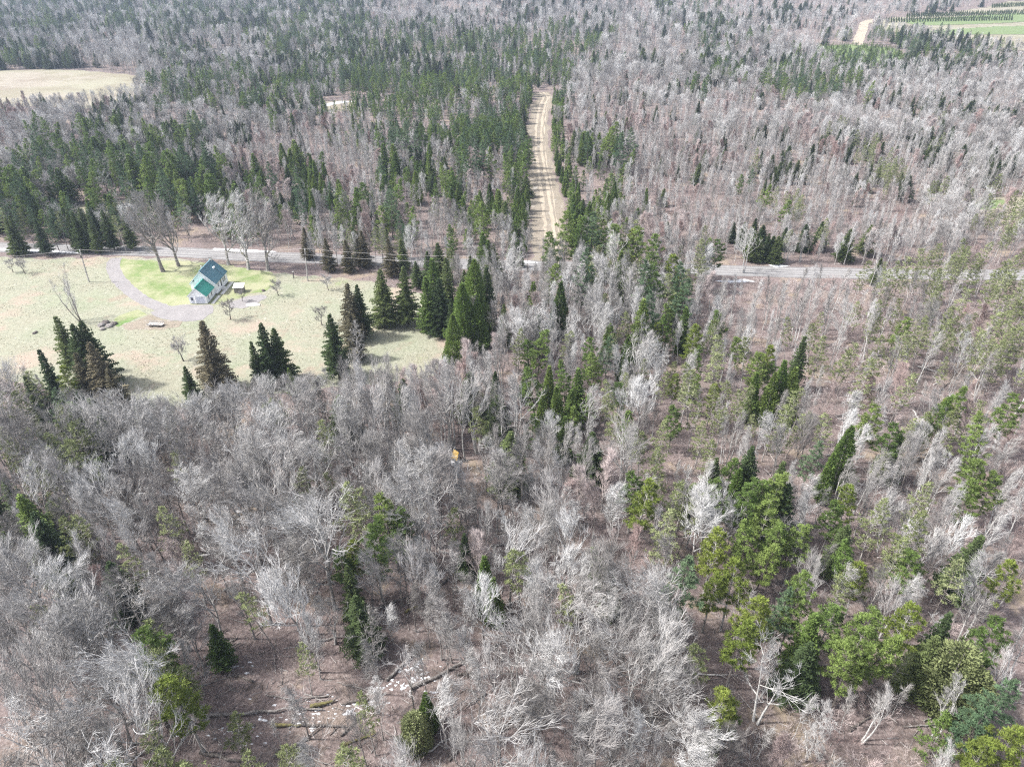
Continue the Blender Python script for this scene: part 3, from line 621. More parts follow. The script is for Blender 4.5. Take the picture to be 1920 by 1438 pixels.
    k, px, py, h, v = a; T(k, px, py, h, v=v)
# prominent bare trees: top pixel, height
for a in [('maple', 345, 905, 14, 4), ('maple', 395, 915, 14, 4), ('maple', 808, 845, 15, 4), ('maple', 775, 865, 15, 4), ('maple', 930, 878, 14, 4), ('forked', 520, 885, 16, 0), ('forked', 575, 825, 16, 0), ('maple', 245, 770, 15, 2), ('maple', 210, 800, 14, 0), ('maple', 430, 750, 16, 0), ('maple', 280, 800, 13, 1),
          ('forked', 1185, 795, 15, 0), ('maple', 1180, 815, 15, 0), ('forked', 965, 1165, 14, 0), ('forked', 1090, 1130, 15, 0), ('forked', 1250, 1215, 15, 0), ('forked', 1195, 1290, 13, 1), ('forked', 1455, 1240, 13, 1), ('maple', 1370, 1390, 9, 4), ('maple', 590, 960, 20, 2), ('maple', 150, 1160, 16, 4), ('maple', 90, 1180, 15, 0), ('maple', 1335, 935, 14, 4), ('maple', 1320, 960, 13, 0),
          ('forked', 470, 960, 15, 1), ('maple', 55, 880, 14, 0), ('forked', 250, 1080, 14, 1), ('maple', 1080, 1060, 13, 4), ('maple', 1140, 1130, 12, 1), ('forked', 840, 690, 19, 0), ('forked', 960, 710, 18, 0), ('forked', 720, 700, 18, 0), ('forked', 890, 715, 17, 0), ('maple', 560, 730, 16, 0), ('maple', 640, 740, 17, 1), ('maple', 500, 760, 15, 0), ('forked', 1210, 640, 15, 0), ('maple', 1235, 655, 14, 0), ('maple', 1120, 580, 15, 0), ('maple', 955, 480, 15, 0), ('maple', 1150, 455, 16, 0), ('maple', 1135, 490, 15, 4), ('forked', 1595, 570, 13, 0), ('forked', 1410, 430, 14, 0),
          ('maple', 1060, 920, 10, 0), ('pinkt', 1090, 890, 11, 0), ('pinkt', 1120, 915, 11, 0), ('pinkt', 1190, 1000, 9, 0), ('pinkt', 1060, 905, 10, 0), ('aspen', 1023, 830, 15, 0), ('aspen', 1050, 850, 13, 1), ('aspen', 1000, 860, 14, 0), ('grey', 1010, 1010, 13, 0), ('dead', 85, 500, 0, 0)]:
    k, px, py, h, v = a
    if h: T(k, px, py, h, v=v)
for (px, py) in [(30, 1040), (100, 1085), (200, 1120), (55, 1230), (175, 1260), (120, 1325), (25, 1330), (215, 1365), (245, 1215), (8, 1170), (300, 1080), (375, 1075), (470, 1035), (545, 1050), (90, 1400), (185, 1425), (425, 1005), (40, 1130), (150, 1190), (5, 1270), (265, 1320), (70, 1300), (940, 1330), (870, 1390), (1010, 1300)]:
    T('maple', px, py, rr.uniform(13, 17))
for i in range(26):     # upright pale poplars between meadow and lower woods
    T('aspen', 640+rr.random()*360, 668+rr.random()*70, rr.uniform(15, 19))
for (px, py) in [(1640, 850), (1700, 870), (1720, 820), (1745, 850), (1760, 800), (1690, 930), (1600, 850), (1780, 860), (1805, 900), (1730, 1000), (1860, 780), (1890, 830), (1905, 900), (1360, 760), (1385, 770), (1430, 770), (1370, 790), (1410, 810), (1700, 1080), (1880, 960), (1900, 1000), (1495, 860), (1500, 880), (1850, 1110), (1640, 900), (1770, 770), (1830, 800), (1720, 560), (1760, 600), (1850, 620), (1670, 560), (1560, 560)]:
    T('aspen', px, py, rr.uniform(10, 14))
# dead grey conifers
for (px, py, h) in [(1555, 1320, 12), (1730, 1080, 12), (215, 740, 14), (665, 600, 14), (555, 590, 0), (940, 195, 14), (60, 1010, 12), (960, 1010, 11), (700, 1270, 8), (1020, 560, 13), (1660, 760, 10)]:
    if h: T('dead', px, py, h)
# big maples by the road
T('big', 268, 382, 21.5, label='big bare maple on the lawn left of the house'); T('big', 306, 395, 18, label='big bare maple behind the lawn maple, beside the road')
T('big', 403, 390, 18.5, label='bare maple just behind the roof of the white house'); T('big', 440, 388, 20, label='bare maple on the lawn right behind the house'); T('big', 478, 386, 20.5, label='bare maple on the lawn rightmost of the three behind the house')
for (px, py, h, l) in [(424, 565, 5.5, 'small gnarled apple tree on the grass below the garage'), (333, 640, 5.5, 'small gnarled apple tree in the middle of the meadow'), (517, 528, 4.5, 'low apple tree right of the lawn'), (612, 518, 4.5, 'small crooked apple tree near the right utility pole'),
                       (15, 488, 4, 'low apple tree at the left end of the meadow'), (37, 488, 4.5, 'apple tree second from the left end of the meadow'), (450, 546, 3.2, 'small bare bush-like apple tree beside the shed'), (480, 480, 0, ''), (598, 578, 5, 'thin apple tree beside the row of spruces')]:
    if h: T('apple', px, py, h, label=l)
T('multi', 112, 498, 16, v=0, label='tall many-stemmed bare tree in the left of the meadow')
# roadside row of small spruces/pines left and the pine row behind the meadow on the right
for i in range(22): T(rr.choice(['spruce', 'pine', 'scrag', 'spruce']), -5+i*11+rr.uniform(-4, 4), 398+rr.uniform(-12, 12), rr.uniform(11, 14))
for i in range(24): T(rr.choice(['grey', 'grey', 'scrag', 'bspruce']), 572+i*9+rr.uniform(-4, 4), 435+rr.uniform(-16, 14), rr.uniform(9, 13))
# evergreen edges of the dirt track
for i in range(60):
    t = i/59; py = 440-250*t
    for off, kk in ((-9.0, 'L'), (6.4, 'R')):
        j = TRACK; f = t*(len(j)-2); a = int(f); q = j[a].lerp(j[a+1], f-a) if a+1 < len(j) else j[-1]
        if kk == 'L' and .52 < t < .62: continue
        for m_ in range(2):
            x, y = q[0]+off+math.copysign(rr.uniform(0, 6), off), q[1]+rr.uniform(-4, 4)
            kq = rr.choice(['young', 'cedar', 'young', 'cedar', 'fir']); vi = BYK[kq][0] if kk == 'R' else pick(kq); add(vi, x, y, rr.uniform(.6, 1.0)*((8 if kk == 'R' else 7)/VAR[vi]['h'])); TREES[-1].append(1.15)
            HAND.append((x, y, 1.5))
HG = {}
for (x, y, r_) in HAND: HG.setdefault((int(x//6), int(y//6)), []).append((x, y, r_))
def near_hand(x, y):
    a, b = int(x//6), int(y//6)
    for i in (-1, 0, 1):
        for j in (-1, 0, 1):
            for (hx, hy, r_) in HG.get((a+i, b+j), ()):
                if math.hypot(x-hx, y-hy) < r_: return True
    return False
FBOX = [(pl, min(p[0] for p in pl), max(p[0] for p in pl), min(p[1] for p in pl), max(p[1] for p in pl)) for pl in (MEADOW, HAYFIELD, CLEAR_R, PATCH_A, PATCH_B, PATCH_C, PATCH_D, FIELDS_R, PLANT)]
def blocked(x, y):
    for pl, x0, x1, y0, y1 in FBOX:
        if x0 <= x <= x1 and y0 <= y <= y1 and inpoly(x, y, pl): return True
    if 180 < y < 250 and strip_dist(x, y, ROAD) < (6.5 if x > -45 else 15 if y < 213 and x < -48 else 8): return True
    for cx, cy_, cr in OPEN:
        if math.hypot(x-cx, y-cy_) < cr: return True
    if 190 < y < 560 and abs(x-45) < 60 and strip_dist(x, y, TRACK) < 7.6: return True
    if y > 600 and x > 300 and strip_dist(x, y, FARTRACK) < 8: return True
    return False
_t = P(856, 862); OPEN = [(_t.x, _t.y, 4), (_t.x, _t.y-5, 4.5), (_t.x+.5, _t.y-10, 4)]
for _a in ((760, 1280, 3), (500, 1345, 3.5), (420, 1235, 3), (1270, 1100, 4), (1560, 930, 5)): _q = P(_a[0], _a[1]); OPEN.append((_q.x, _q.y, _a[2]))
_q = P(868, 680); OPEN += [(_q.x, _q.y, 5), (_q.x+5, _q.y, 5), (_q.x-2, _q.y-6, 4)]
ROADVIEW2 = gp([(660, 508), (1010, 516), (1010, 575), (780, 545), (660, 530)])
ROADVIEW = gp([(1330, 520), (1620, 522), (1640, 585), (1310, 580)])
SHR = []
KOFF = {k: 17.3*i for i, k in enumerate(sorted(BYK))}
def scatter(y0, y1, step, big=1.0):
    y = y0
    row = 0
    while y < y1:
        hw = y*.80+22
        x = -hw+(row % 2)*step*.5
        while x < hw:
            xx, yy = x+rr.uniform(-.45, .45)*step, y+rr.uniform(-.45, .45)*step
            x += step
            px, py, f = proj(xx, yy, terrain(xx, yy)+7)
            if px < -90 or px > 2010 or py > 1720 or py < -60: continue
            wv = mnoise.noise_vector(Vector((xx*.022, yy*.022, 3)))*75+mnoise.noise_vector(Vector((xx*.07, yy*.07, 9)))*30
            px += wv.x+rr.gauss(0, 12); py += wv.y*min(1, 200/yy)+rr.gauss(0, 8)
            code = GRID[max(0, min(23, int(py//60)))][max(0, min(31, int(px//60)))]
            dn, mx = MIX[code]
            if code == '.' and not (x < -60 and False):
                pass
            if blocked(xx, yy): continue
            if yy < 330 and rr.random() < {'p': .9, 'o': .75, 's': .75, 'q': .6, 'g': .5, 'n': .5, 'w': .45, 'm': .5, 'M': .5}.get(code, .2):
                SHR.append((xx+rr.uniform(-1, 1), yy+rr.uniform(-1, 1), 0 if code in 'pqsg' or rr.random() < .4 else 1))
            if rr.random() > dn*(1+(.3 if code == 'M' else 1.1)*min(0, mnoise.noise(Vector((xx*.045, yy*.045, 33))))): continue
            if near_hand(xx, yy): continue
            if (inpoly(xx, yy, ROADVIEW) and rr.random() < .8) or (inpoly(xx, yy, ROADVIEW2) and rr.random() < .6): continue
            if code == 'o' and False: continue
            mx = [(a, b*math.exp(4.0*mnoise.noise(Vector((xx*.03+KOFF[a], yy*.03, KOFF[a]))))) for a, b in mx]
            r_ = rr.random()*sum(b for a, b in mx); kk = mx[-1][0]
            for a, b in mx:
                r_ -= b
                if r_ < 0: kk = a; break
            vi = pick(kk)
            sc = rr.uniform(.68, 1.08)*big*(1+.3*mnoise.noise(Vector((xx*.018, yy*.018, 77))))
            if yy > 520 and xx > 250: sc *= .75
            if 205 < yy < 520 and kk in ('aspen', 'grey', 'maple'): sc *= .78
            if kk == 'spruce' and 205 < yy < 560: sc *= .62
            if kk == 'spruce' and yy < 205: sc *= .75
            if code == 'M': sc *= rr.uniform(.85, 1.3)
            if yy < 172 and px < 900:
                cap = np.interp(proj(xx, yy, 12)[0], [0, 60, 150, 230, 330, 400, 450, 560, 620, 700, 830, 860], [690, 705, 735, 752, 748, 738, 715, 705, 690, 692, 680, 560])
                while sc > .3 and proj(xx, yy, VAR[vi]['h']*sc)[1] < cap+rr.uniform(-6, 22): sc *= .92
                if sc < .42: continue
            add(vi, xx, yy, sc); TREES[-1].append(rr.uniform(1.05, 1.6) if kk in ('spruce', 'fir') else rr.uniform(.9, 1.15))
        y += step*.87; row += 1
scatter(24, 205, 3.35)
scatter(205, 380, 3.7)
scatter(380, 640, 5.0)
scatter(640, 1000, 7.2, 1.1)
scatter(1000, 1500, 10.5, 1.25)
# plantation rows of small firs on the far right fields
for (px0, px1, py0, py1, n) in [(1660, 1900, 44, 40, 5), (1700, 1960, 34, 28, 5), (1860, 1960, 16, 10, 4)]:
    for r_ in range(n):
        a = P(px0, py0-r_*1.4); b = P(px1, py1-r_*1.6); k = int((b-a).length/3.4)
        for i in range(k):
            q = a.lerp(b, (i+rr.random()*.4)/k); add(BYK['fir'][0], q.x, q.y, rr.uniform(.2, .3)); TREES[-1].append(1.3)
pls = [p for p in PLANT]
for i in range(420):
    q = P(rr.uniform(1520, 1690), rr.uniform(87, 109))
    if inpoly(q.x, q.y, PLANT): add(pick('young'), q.x, q.y, rr.uniform(.3, .5)); TREES[-1].append(1.2)

# ---------------------------------------------------------------- individuals and masses
ORD = ['leftmost', 'second', 'third', 'fourth', 'fifth', 'sixth', 'seventh', 'eighth', 'ninth', 'tenth', 'eleventh', 'twelfth', 'thirteenth', 'fourteenth', 'fifteenth', 'sixteenth', 'seventeenth', 'eighteenth', 'nineteenth', 'twentieth']
BANDS = [(90, 'on the far rise'), (160, 'beyond the track end'), (230, 'by the track\'s far end'), (300, 'beside the upper track'), (370, 'beside the lower track'), (435, 'behind the gravel road'), (500, 'along the gravel road'),
         (560, 'level with the house'), (620, 'level with mid meadow'), (680, 'by the lower meadow'), (735, 'at the meadow\'s foot'), (790, 'just below the meadow'), (845, 'level with the tarp'), (900, 'just below the tarp'), (955, 'in woods below the tarp'),
         (1010, 'in mid lower woods'), (1070, 'above the log pile'), (1130, 'upslope of the logs'), (1190, 'near the log pile'), (1250, 'beside the log pile'), (1310, 'level with the logs'), (1375, 'below the fallen logs'), (9999, 'along the bottom edge')]
ORD += ['twenty-'+k for k in ('first', 'second', 'third', 'fourth', 'fifth', 'sixth', 'seventh', 'eighth', 'ninth')]+['thirtieth']+['thirty-'+k for k in ('first', 'second', 'third', 'fourth', 'fifth', 'sixth', 'seventh')]
COLS = [(320, 'far left'), (640, 'left'), (960, 'centre left'), (1280, 'centre right'), (1600, 'right'), (99999, 'far right')]
def key_of(t):
    v = VAR[t[0]]; q = proj(t[1], t[2], t[3]+v['h']*t[5]*.6)
    b = next(n for lim, n in BANDS if q[1] < lim); c = next(n for lim, n in COLS if q[0] < lim)
    return b, c, q
def size_of(t):
    v = VAR[t[0]]; q = proj(t[1], t[2], t[3]+v['h']*t[5]*.6)
    vis = 1 if (-20 < q[0] < 1940 and -10 < q[1] < 1460) else (.25 if (-110 < q[0] < 2030 and q[1] < 1600) else 0)
    return v['h']*t[5]/max(20, q[2])*vis
LIM = {'bare_tree': 300, 'birch_tree': 260, 'pine_tree': 300, 'spruce_tree': 260, 'cedar_tree': 100, 'sapling': 160, 'dead_tree': 20, 'apple_tree': 20, 'maple_tree': 10, 'shrub': 120}
for (x, y, v) in SHR: TREES.append([BYK['shrub'][v], x, y, 0, rr.random()*6.28, rr.uniform(.5, 1.15), (0, 0), False, None, rr.uniform(.9, 1.5)])
bynm = {}
for t in TREES: bynm.setdefault(VAR[t[0]]['name'], []).append(t)
SRC = {}
GROUPN = {'bare_tree': 'bare hardwood trees of the woods', 'birch_tree': 'pale bare birches and poplars', 'pine_tree': 'pines of the woods', 'spruce_tree': 'spruces and firs', 'cedar_tree': 'cedars', 'sapling': 'bare saplings',
          'dead_tree': 'dead grey conifers', 'apple_tree': 'apple trees of the meadow', 'maple_tree': 'big roadside maples', 'shrub': 'bare shrubs'}
MASS = {}
for nm, lst in bynm.items():
    lst.sort(key=lambda t: -size_of(t)-(10 if t[8] else 0))
    n = LIM.get(nm, 100)
    ind, rest = lst[:n], lst[n:]
    have = {t[0] for t in ind}
    for t in list(rest):
        if t[0] not in have: have.add(t[0]); ind.append(t); rest.remove(t)
    rest += [t for t in ind if size_of(t) == 0]; ind = [t for t in ind if size_of(t) > 0]
    MASS[nm] = rest
    # labels: place in the woods, then rank from the left among the same look
    cells = {}
    for t in ind: b, c, q = key_of(t); cells.setdefault((VAR[t[0]]['word'], b, c), []).append((q[0], t))
    for (word, b, c), L in cells.items():
        L.sort(key=lambda e: e[0])
        for i, (qx, t) in enumerate(L):
            v = VAR[t[0]]
            if t[8]: lab = t[8]
            else:
                base = '%s %s' % (word, v['cat'])
                base = base.replace('bare bare', 'bare')
                base = base.replace('bare grey bare tree', 'bare grey tree').replace('bare brown-grey bare tree', 'bare brown-grey tree').replace('reddish bare bare', 'reddish bare')
                pos = '' if len(L) == 1 else (', leftmost' if i == 0 else ', %s from left' % (ORD[i] if i < len(ORD) else 'last'))
                lab = '%s %s, %s%s' % (base, b, c, pos)
            root = empty(nm, (t[1], t[2], t[3]-.05), t[4], lab, v['cat'], GROUPN[nm])
            wd = t[9] if len(t) > 9 else 1
            root.scale = (t[5]*wd, t[5]*wd, t[5]); root.rotation_euler = (t[6][0], t[6][1], t[4])
            if v['tm'] is not None: a = link('trunk', v['tm'], root); bb = link('crown', v['cm'], root); SRC.setdefault(t[0], (a, bb))
            else: bb = link('twigs', v['cm'], root); SRC.setdefault(t[0], (bb,))
MASSN = {'bare_tree': ('bare_forest', 'mass of bare grey hardwoods filling the farther woods'), 'birch_tree': ('birch_forest', 'pale bare birch and poplar stands behind the road'),
         'pine_tree': ('pine_forest', 'green pines scattered through the farther woods'), 'spruce_tree': ('spruce_forest', 'dark spruces scattered through the far woods'),
         'cedar_tree': ('cedar_thicket', 'green cedars lining the far part of the track'), 'sapling': ('sapling_thicket', 'thin bare saplings among the farther woods'), 'shrub': ('undergrowth', 'bare brush and undergrowth between the trees')}
def mass(nm, pts):
    if not pts: return
    name, lab = MASSN.get(nm, (nm+'s_far', 'farther '+GROUPN[nm]))
    me = bpy.data.meshes.new(name); me.vertices.add(len(pts))
    me.vertices.foreach_set('co', np.array([(t[1], t[2], t[3]-.05) for t in pts], 'f').ravel())
    a = me.attributes.new('variant', 'INT', 'POINT'); a.data.foreach_set('value', np.array([t[0] for t in pts], 'i'))
    a = me.attributes.new('turn', 'FLOAT_VECTOR', 'POINT'); a.data.foreach_set('vector', np.array([(t[6][0], t[6][1], t[4]) for t in pts], 'f').ravel())
    a = me.attributes.new('size', 'FLOAT_VECTOR', 'POINT'); a.data.foreach_set('vector', np.array([(t[5]*(t[9] if len(t) > 9 else 1),)*2+(t[5],) for t in pts], 'f').ravel())
    o = link(name, me); tag(o, lab, 'woods' if nm != 'shrub' else 'undergrowth', kind='stuff')
    ng = bpy.data.node_groups.new(name, 'GeometryNodeTree')
    ng.interface.new_socket('Geometry', in_out='INPUT', socket_type='NodeSocketGeometry'); ng.interface.new_socket('Geometry', in_out='OUTPUT', socket_type='NodeSocketGeometry')
    N = ng.nodes; Lk = ng.links; gi = N.new('NodeGroupInput'); go = N.new('NodeGroupOutput'); jo = N.new('GeometryNodeJoinGeometry')
    def na(nm_, ty):
        n = N.new('GeometryNodeInputNamedAttribute'); n.data_type = ty; n.inputs[0].default_value = nm_; return n.outputs[0]
    va, tu, si = na('variant', 'INT'), na('turn', 'FLOAT_VECTOR'), na('size', 'FLOAT_VECTOR')
    for vi in sorted({t[0] for t in pts}):
        cmp_ = N.new('FunctionNodeCompare'); cmp_.data_type = 'INT'; cmp_.operation = 'EQUAL'; Lk.new(va, cmp_.inputs[2]); cmp_.inputs[3].default_value = vi
        ip = N.new('GeometryNodeInstanceOnPoints'); Lk.new(gi.outputs[0], ip.inputs['Points']); Lk.new(cmp_.outputs[0], ip.inputs['Selection'])
        j2 = N.new('GeometryNodeJoinGeometry')
        for so in SRC[vi]:
            oi = N.new('GeometryNodeObjectInfo'); oi.inputs[0].default_value = so; oi.transform_space = 'ORIGINAL'; Lk.new(oi.outputs['Geometry'], j2.inputs[0])
        Lk.new(j2.outputs[0], ip.inputs['Instance']); Lk.new(tu, ip.inputs['Rotation']); Lk.new(si, ip.inputs['Scale']); Lk.new(ip.outputs[0], jo.inputs[0])
    Lk.new(jo.outputs[0], go.inputs[0])
    o.modifiers.new('planting', 'NODES').node_group = ng
for nm, pts in MASS.items(): mass(nm, pts)
print('TREES', len(TREES), {k: len(v) for k, v in bynm.items()})

# ---------------------------------------------------------------- house
exec_house = True
def plain(name, col, rough=.6, spec=.3, nscale=3, amt=.06):
    m, nt, b = mat(name, rough); b.inputs['Specular IOR Level'].default_value = spec
    n = noise(nt, nscale, 4); r = ramp(nt, [(.3, tuple(c*(1-amt) for c in col)), (.7, tuple(min(1, c*(1+amt)) for c in col))])
    nt.links.new(n.outputs[0], r.inputs[0]); nt.links.new(r.outputs[0], b.inputs['Base Color']); return m
def siding():
    m, nt, b = mat('white_clapboard', .55)
    tc = nt.nodes.new('ShaderNodeTexCoord'); wv = nt.nodes.new('ShaderNodeTexWave'); wv.bands_direction = 'Z'; wv.wave_profile = 'SAW'; wv.inputs['Scale'].default_value = 1.3
    nt.links.new(tc.outputs['Object'], wv.inputs[0]); bp = nt.nodes.new('ShaderNodeBump'); bp.inputs['Strength'].default_value = .35; bp.inputs['Distance'].default_value = .03
    nt.links.new(wv.outputs[1], bp.inputs['Height']); nt.links.new(bp.outputs[0], b.inputs['Normal']); b.inputs['Base Color'].default_value = (.86, .86, .86, 1); return m
M['siding'] = siding(); M['trim'] = plain('white_trim', (.82, .82, .82)); M['glass'] = plain('dark_window_glass', (.05, .055, .07), .15, .6); M['found'] = plain('concrete_foundation', (.16, .15, .15), .9)
M['roof_blue'] = plain('dark_teal_metal_roof', (.075, .17, .21), .38, .5); M['roof_green'] = plain('green_metal_roof', (.04, .25, .20), .38, .5); M['gdoor'] = plain('pale_garage_door', (.50, .52, .58)); M['pipe'] = plain('white_pipe', (.8, .8, .8)); M['slab'] = plain('pale_concrete', (.60, .58, .54), .9, .1, 2, .15)
HX, HY = -89.2, 181.5
house = empty('house', (HX, HY, 0), 0, 'white clapboard house with teal metal roof and attached front garage', 'house')
def gable(x0, x1, y0, y1, ze, zr, name, loc_parent=house, z0=.35):
    mb = MB(); xm = (x0+x1)/2
    mb.face((x0, y0, z0), (x1, y0, z0), (x1, y0, ze), (xm, y0, zr), (x0, y0, ze)); mb.face((x1, y1, z0), (x0, y1, z0), (x0, y1, ze), (xm, y1, zr), (x1, y1, ze))
    mb.face((x1, y0, z0), (x1, y1, z0), (x1, y1, ze), (x1, y0, ze)); mb.face((x0, y1, z0), (x0, y0, z0), (x0, y0, ze), (x0, y1, ze))
    return link(name, mb.mesh(name, M['siding']), loc_parent)
def roof(x0, x1, y0, y1, ze, zr, m, name='roof', ov=.28, t=.12):
    mb = MB(); xm = (x0+x1)/2; sl = (zr-ze)/(xm-x0)
    for sg, xe in ((-1, x0-ov), (1, x1+ov)):
        zl = ze-ov*sl
        for (za, zb) in ((t, 0),):
            a = [(xe, y0-ov, zl+za), (xe, y1+ov, zl+za), (xm, y1+ov, zr+za), (xm, y0-ov, zr+za)]; b = [(p[0], p[1], p[2]-t) for p in a]
            mb.face(*a); mb.face(*b[::-1])
            for i in range(4): j = (i+1) % 4; mb.face(a[i], b[i], b[j], a[j])
        n = int((y1-y0+2*ov)/.42)       # standing seams
        for i in range(n+1):
            yy = y0-ov+.03+i*(y1-y0+2*ov-.09)/n
            a = Vector((xe, yy, zl+t+.035)); b = Vector((xm-.02*sg, yy, zr+t+.035)); mb.tube([a, b], [.035, .035], 4)
    o = link(name, mb.mesh(name, m), house)
    rg = MB(); rg.box(xm-.14, xm+.14, y0-ov-.02, y1+ov+.02, zr+t+.02, zr+t+.09); link('ridge_cap', rg.mesh('ridge_cap', m), o)
    tr = MB()                          # white rake boards along the gable edges
    for sg, xe in ((-1, x0-ov), (1, x1+ov)):
        zl = ze-ov*sl
        for yy in (y0-ov-.035, y1+ov+.005):
            tr.face((xe, yy, zl-.12), (xm, yy, zr-.12), (xm, yy, zr+.1), (xe, yy, zl+.1)); tr.face((xe, yy+.03, zl-.12), (xe, yy+.03, zl+.1), (xm, yy+.03, zr+.1), (xm, yy+.03, zr-.12))
    link('rake_trim', tr.mesh('rake_trim', M['trim']), house); return o
gable(-3.6, 3.6, 0, 8.8, 3.6, 7.3, 'wall'); roof(-3.6, 3.6, 0, 8.8, 3.6, 7.3, M['roof_blue'])
gable(-2.0, 2.9, -6.2, -.003, 2.55, 4.9, 'garage_wall', z0=.12); roof(-2.0, 2.9, -6.2, -.29, 2.55, 4.9, M['roof_green'], 'garage_roof')
fb = MB(); fb.box(-3.55, 3.55, .05, 8.75, 0, .35); fb.box(-1.95, 2.85, -6.15, 0, 0, .12); link('foundation', fb.mesh('foundation', M['found']), house)
def window(x, y, z, wx, hz, side, name='window'):
    """side 'x' = on the right-hand wall, 'y' = on the front"""
    f = MB(); gl = MB(); e = .08
    if side == 'x':
        for (a, b, c, d) in ((y-wx/2-e, y+wx/2+e, z-e, z), (y-wx/2-e, y+wx/2+e, z+hz, z+hz+e), (y-wx/2-e, y-wx/2, z, z+hz), (y+wx/2, y+wx/2+e, z, z+hz), (y-wx/2, y+wx/2, z+hz/2-.025, z+hz/2+.025)): f.box(x, x+.06, a, b, c, d)
        gl.box(x+.004, x+.03, y-wx/2, y+wx/2, z, z+hz)
    else:
        for (a, b, c, d) in ((x-wx/2-e, x+wx/2+e, z-e, z), (x-wx/2-e, x+wx/2+e, z+hz, z+hz+e), (x-wx/2-e, x-wx/2, z, z+hz), (x+wx/2, x+wx/2+e, z, z+hz)): f.box(a, b, y-.06, y, c, d)
        gl.box(x-wx/2, x+wx/2, y-.03, y-.004, z, z+hz)
    o = link(name, f.mesh(name, M['trim']), house); link('pane', gl.mesh('pane', M['glass']), o)
window(3.6, 1.6, 1.9, .65, 1.1, 'x'); window(3.6, 3.8, 1.1, .9, 2.0, 'x'); window(3.6, 5.5, 1.6, .8, 1.3, 'x'); window(3.6, 6.7, 1.6, .8, 1.3, 'x')
window(2.9, -4.6, .8, .6, 1.4, 'x'); window(2.9, -2.3, .8, .6, 1.4, 'x'); window(-2.5, 0, 4.1, .45, .5, 'y')
dm = MB(); dm.box(-.05, 2.45, -6.26, -6.2, .14, 2.3)
for i in range(4): dm.box(-.05, 2.45, -6.275, -6.26, .18+i*.54, .64+i*.54)
gd = link('garage_door', dm.mesh('garage_door', M['gdoor']), house)
fr = MB(); fr.box(-.2, -.05, -6.29, -6.2, .12, 2.45); fr.box(2.45, 2.6, -6.29, -6.2, .12, 2.45); fr.box(-.05, 2.45, -6.29, -6.2, 2.3, 2.45); link('frame', fr.mesh('frame', M['trim']), gd)
d2 = MB(); d2.box(-1.5, -.7, -6.25, -6.2, .14, 2.15); dd = link('door', d2.mesh('door', M['gdoor']), house)
d3 = MB(); d3.box(-1.38, -.82, -6.27, -6.253, 1.15, 2.0); link('pane', d3.mesh('pane', M['glass']), dd)
ch = MB(); ch.box(-.3, .3, 8.1, 8.7, 6.9, 8.1); co = link('chimney', ch.mesh('chimney', M['slab']), house); cc = MB(); cc.box(-.4, .4, 8.0, 8.8, 8.1, 8.22); link('cap', cc.mesh('cap', M['found']), co)
vp = MB(); vp.tube([Vector((-.35, 2.4, 6.9)), Vector((-.35, 2.4, 8.0))], [.1, .1], 8, True); link('vent_pipe', vp.mesh('vent_pipe', M['pipe']), house)
vp = MB(); vp.box(1.3, 1.7, 5.4, 6.4, 5.5, 6.15); link('roof_vent', vp.mesh('roof_vent', M['pipe']), house)
lw = MB(); lw.box(3.9, 4.7, -6.2, -.6, .0, .09); lw.box(4.2, 5.2, .2, 8.8, .0, .12); link('walkway', lw.mesh('walkway', M['slab']), house)
st = MB(); st.box(3.66, 4.6, 2.9, 4.7, .0, .35); st.box(3.66, 4.4, 3.1, 4.5, .35, .62); link('step', st.mesh('step', M['slab']), house)
# shed
q = P(450, 547); sh = empty('shed', (q.x, q.y, 0), R(6), 'small white roofed grey shed right of the house', 'shed')
mb = MB(); mb.face((-1.3, -1, 0), (1.3, -1, 0), (1.3, -1, 1.7), (-1.3, -1, 1.7)); mb.face((1.3, 1, 0), (-1.3, 1, 0), (-1.3, 1, 2.1), (1.3, 1, 2.1)); mb.face((1.3, -1, 0), (1.3, 1, 0), (1.3, 1, 2.1), (1.3, -1, 1.7)); mb.face((-1.3, 1, 0), (-1.3, -1, 0), (-1.3, -1, 1.7), (-1.3, 1, 2.1))
link('wall', mb.mesh('wall', M['log']), sh)
mb = MB(); a = [(-1.5, -1.2, 1.68), (1.5, -1.2, 1.68), (1.5, 1.2, 2.16), (-1.5, 1.2, 2.16)]; b = [(x, y, z+.08) for x, y, z in a]; mb.face(*b); mb.face(*a[::-1])
for i in range(4): j = (i+1) % 4; mb.face(a[i], a[j], b[j], b[i])
link('roof', mb.mesh('roof', M['trim']), sh); mb = MB(); mb.box(-.45, .35, -1.05, -1.0, .05, 1.5); link('door', mb.mesh('door', M['log']), sh)

# poles and wires
def pole(px, py, px2, py2, h, lab):
    q = P(px, py); top = P(px2, py2, h); o = empty('utility_pole', (q.x, q.y, 0), 0, lab, 'utility pole', 'utility poles along the road')
    d = Vector((top.x-q.x, top.y-q.y, h)); d = Vector((max(-.9, min(.9, d.x)), max(-.4, min(.4, d.y)), h))
    mb = MB(); mb.tube([Vector((0, 0, -.3)), d*.5, d], [.2, .17, .14], 10, True); link('pole', mb.mesh('pole', M['palelog']), o)
    mb = MB(); mb.tube([d-Vector((0, .0, .1)), d+Vector((0, 0, .35))], [.07, .05], 8, True); link('insulator', mb.mesh('insulator', M['pipe']), o)
    mb = MB(); mb.box(d.x*.8-.16, d.x*.8+.16, d.y*.8-.45, d.y*.8-.14, h*.78, h*.86); link('bracket', mb.mesh('bracket', M['darklog']), o)
    return Vector((q.x, q.y, 0))+d
p1 = pole(167, 529, 148, 472, 10.2, 'leaning pale wooden utility pole at the left of the driveway'); p2 = pole(577, 527, 571, 470, 10.2, 'pale wooden utility pole right of the house near the road')
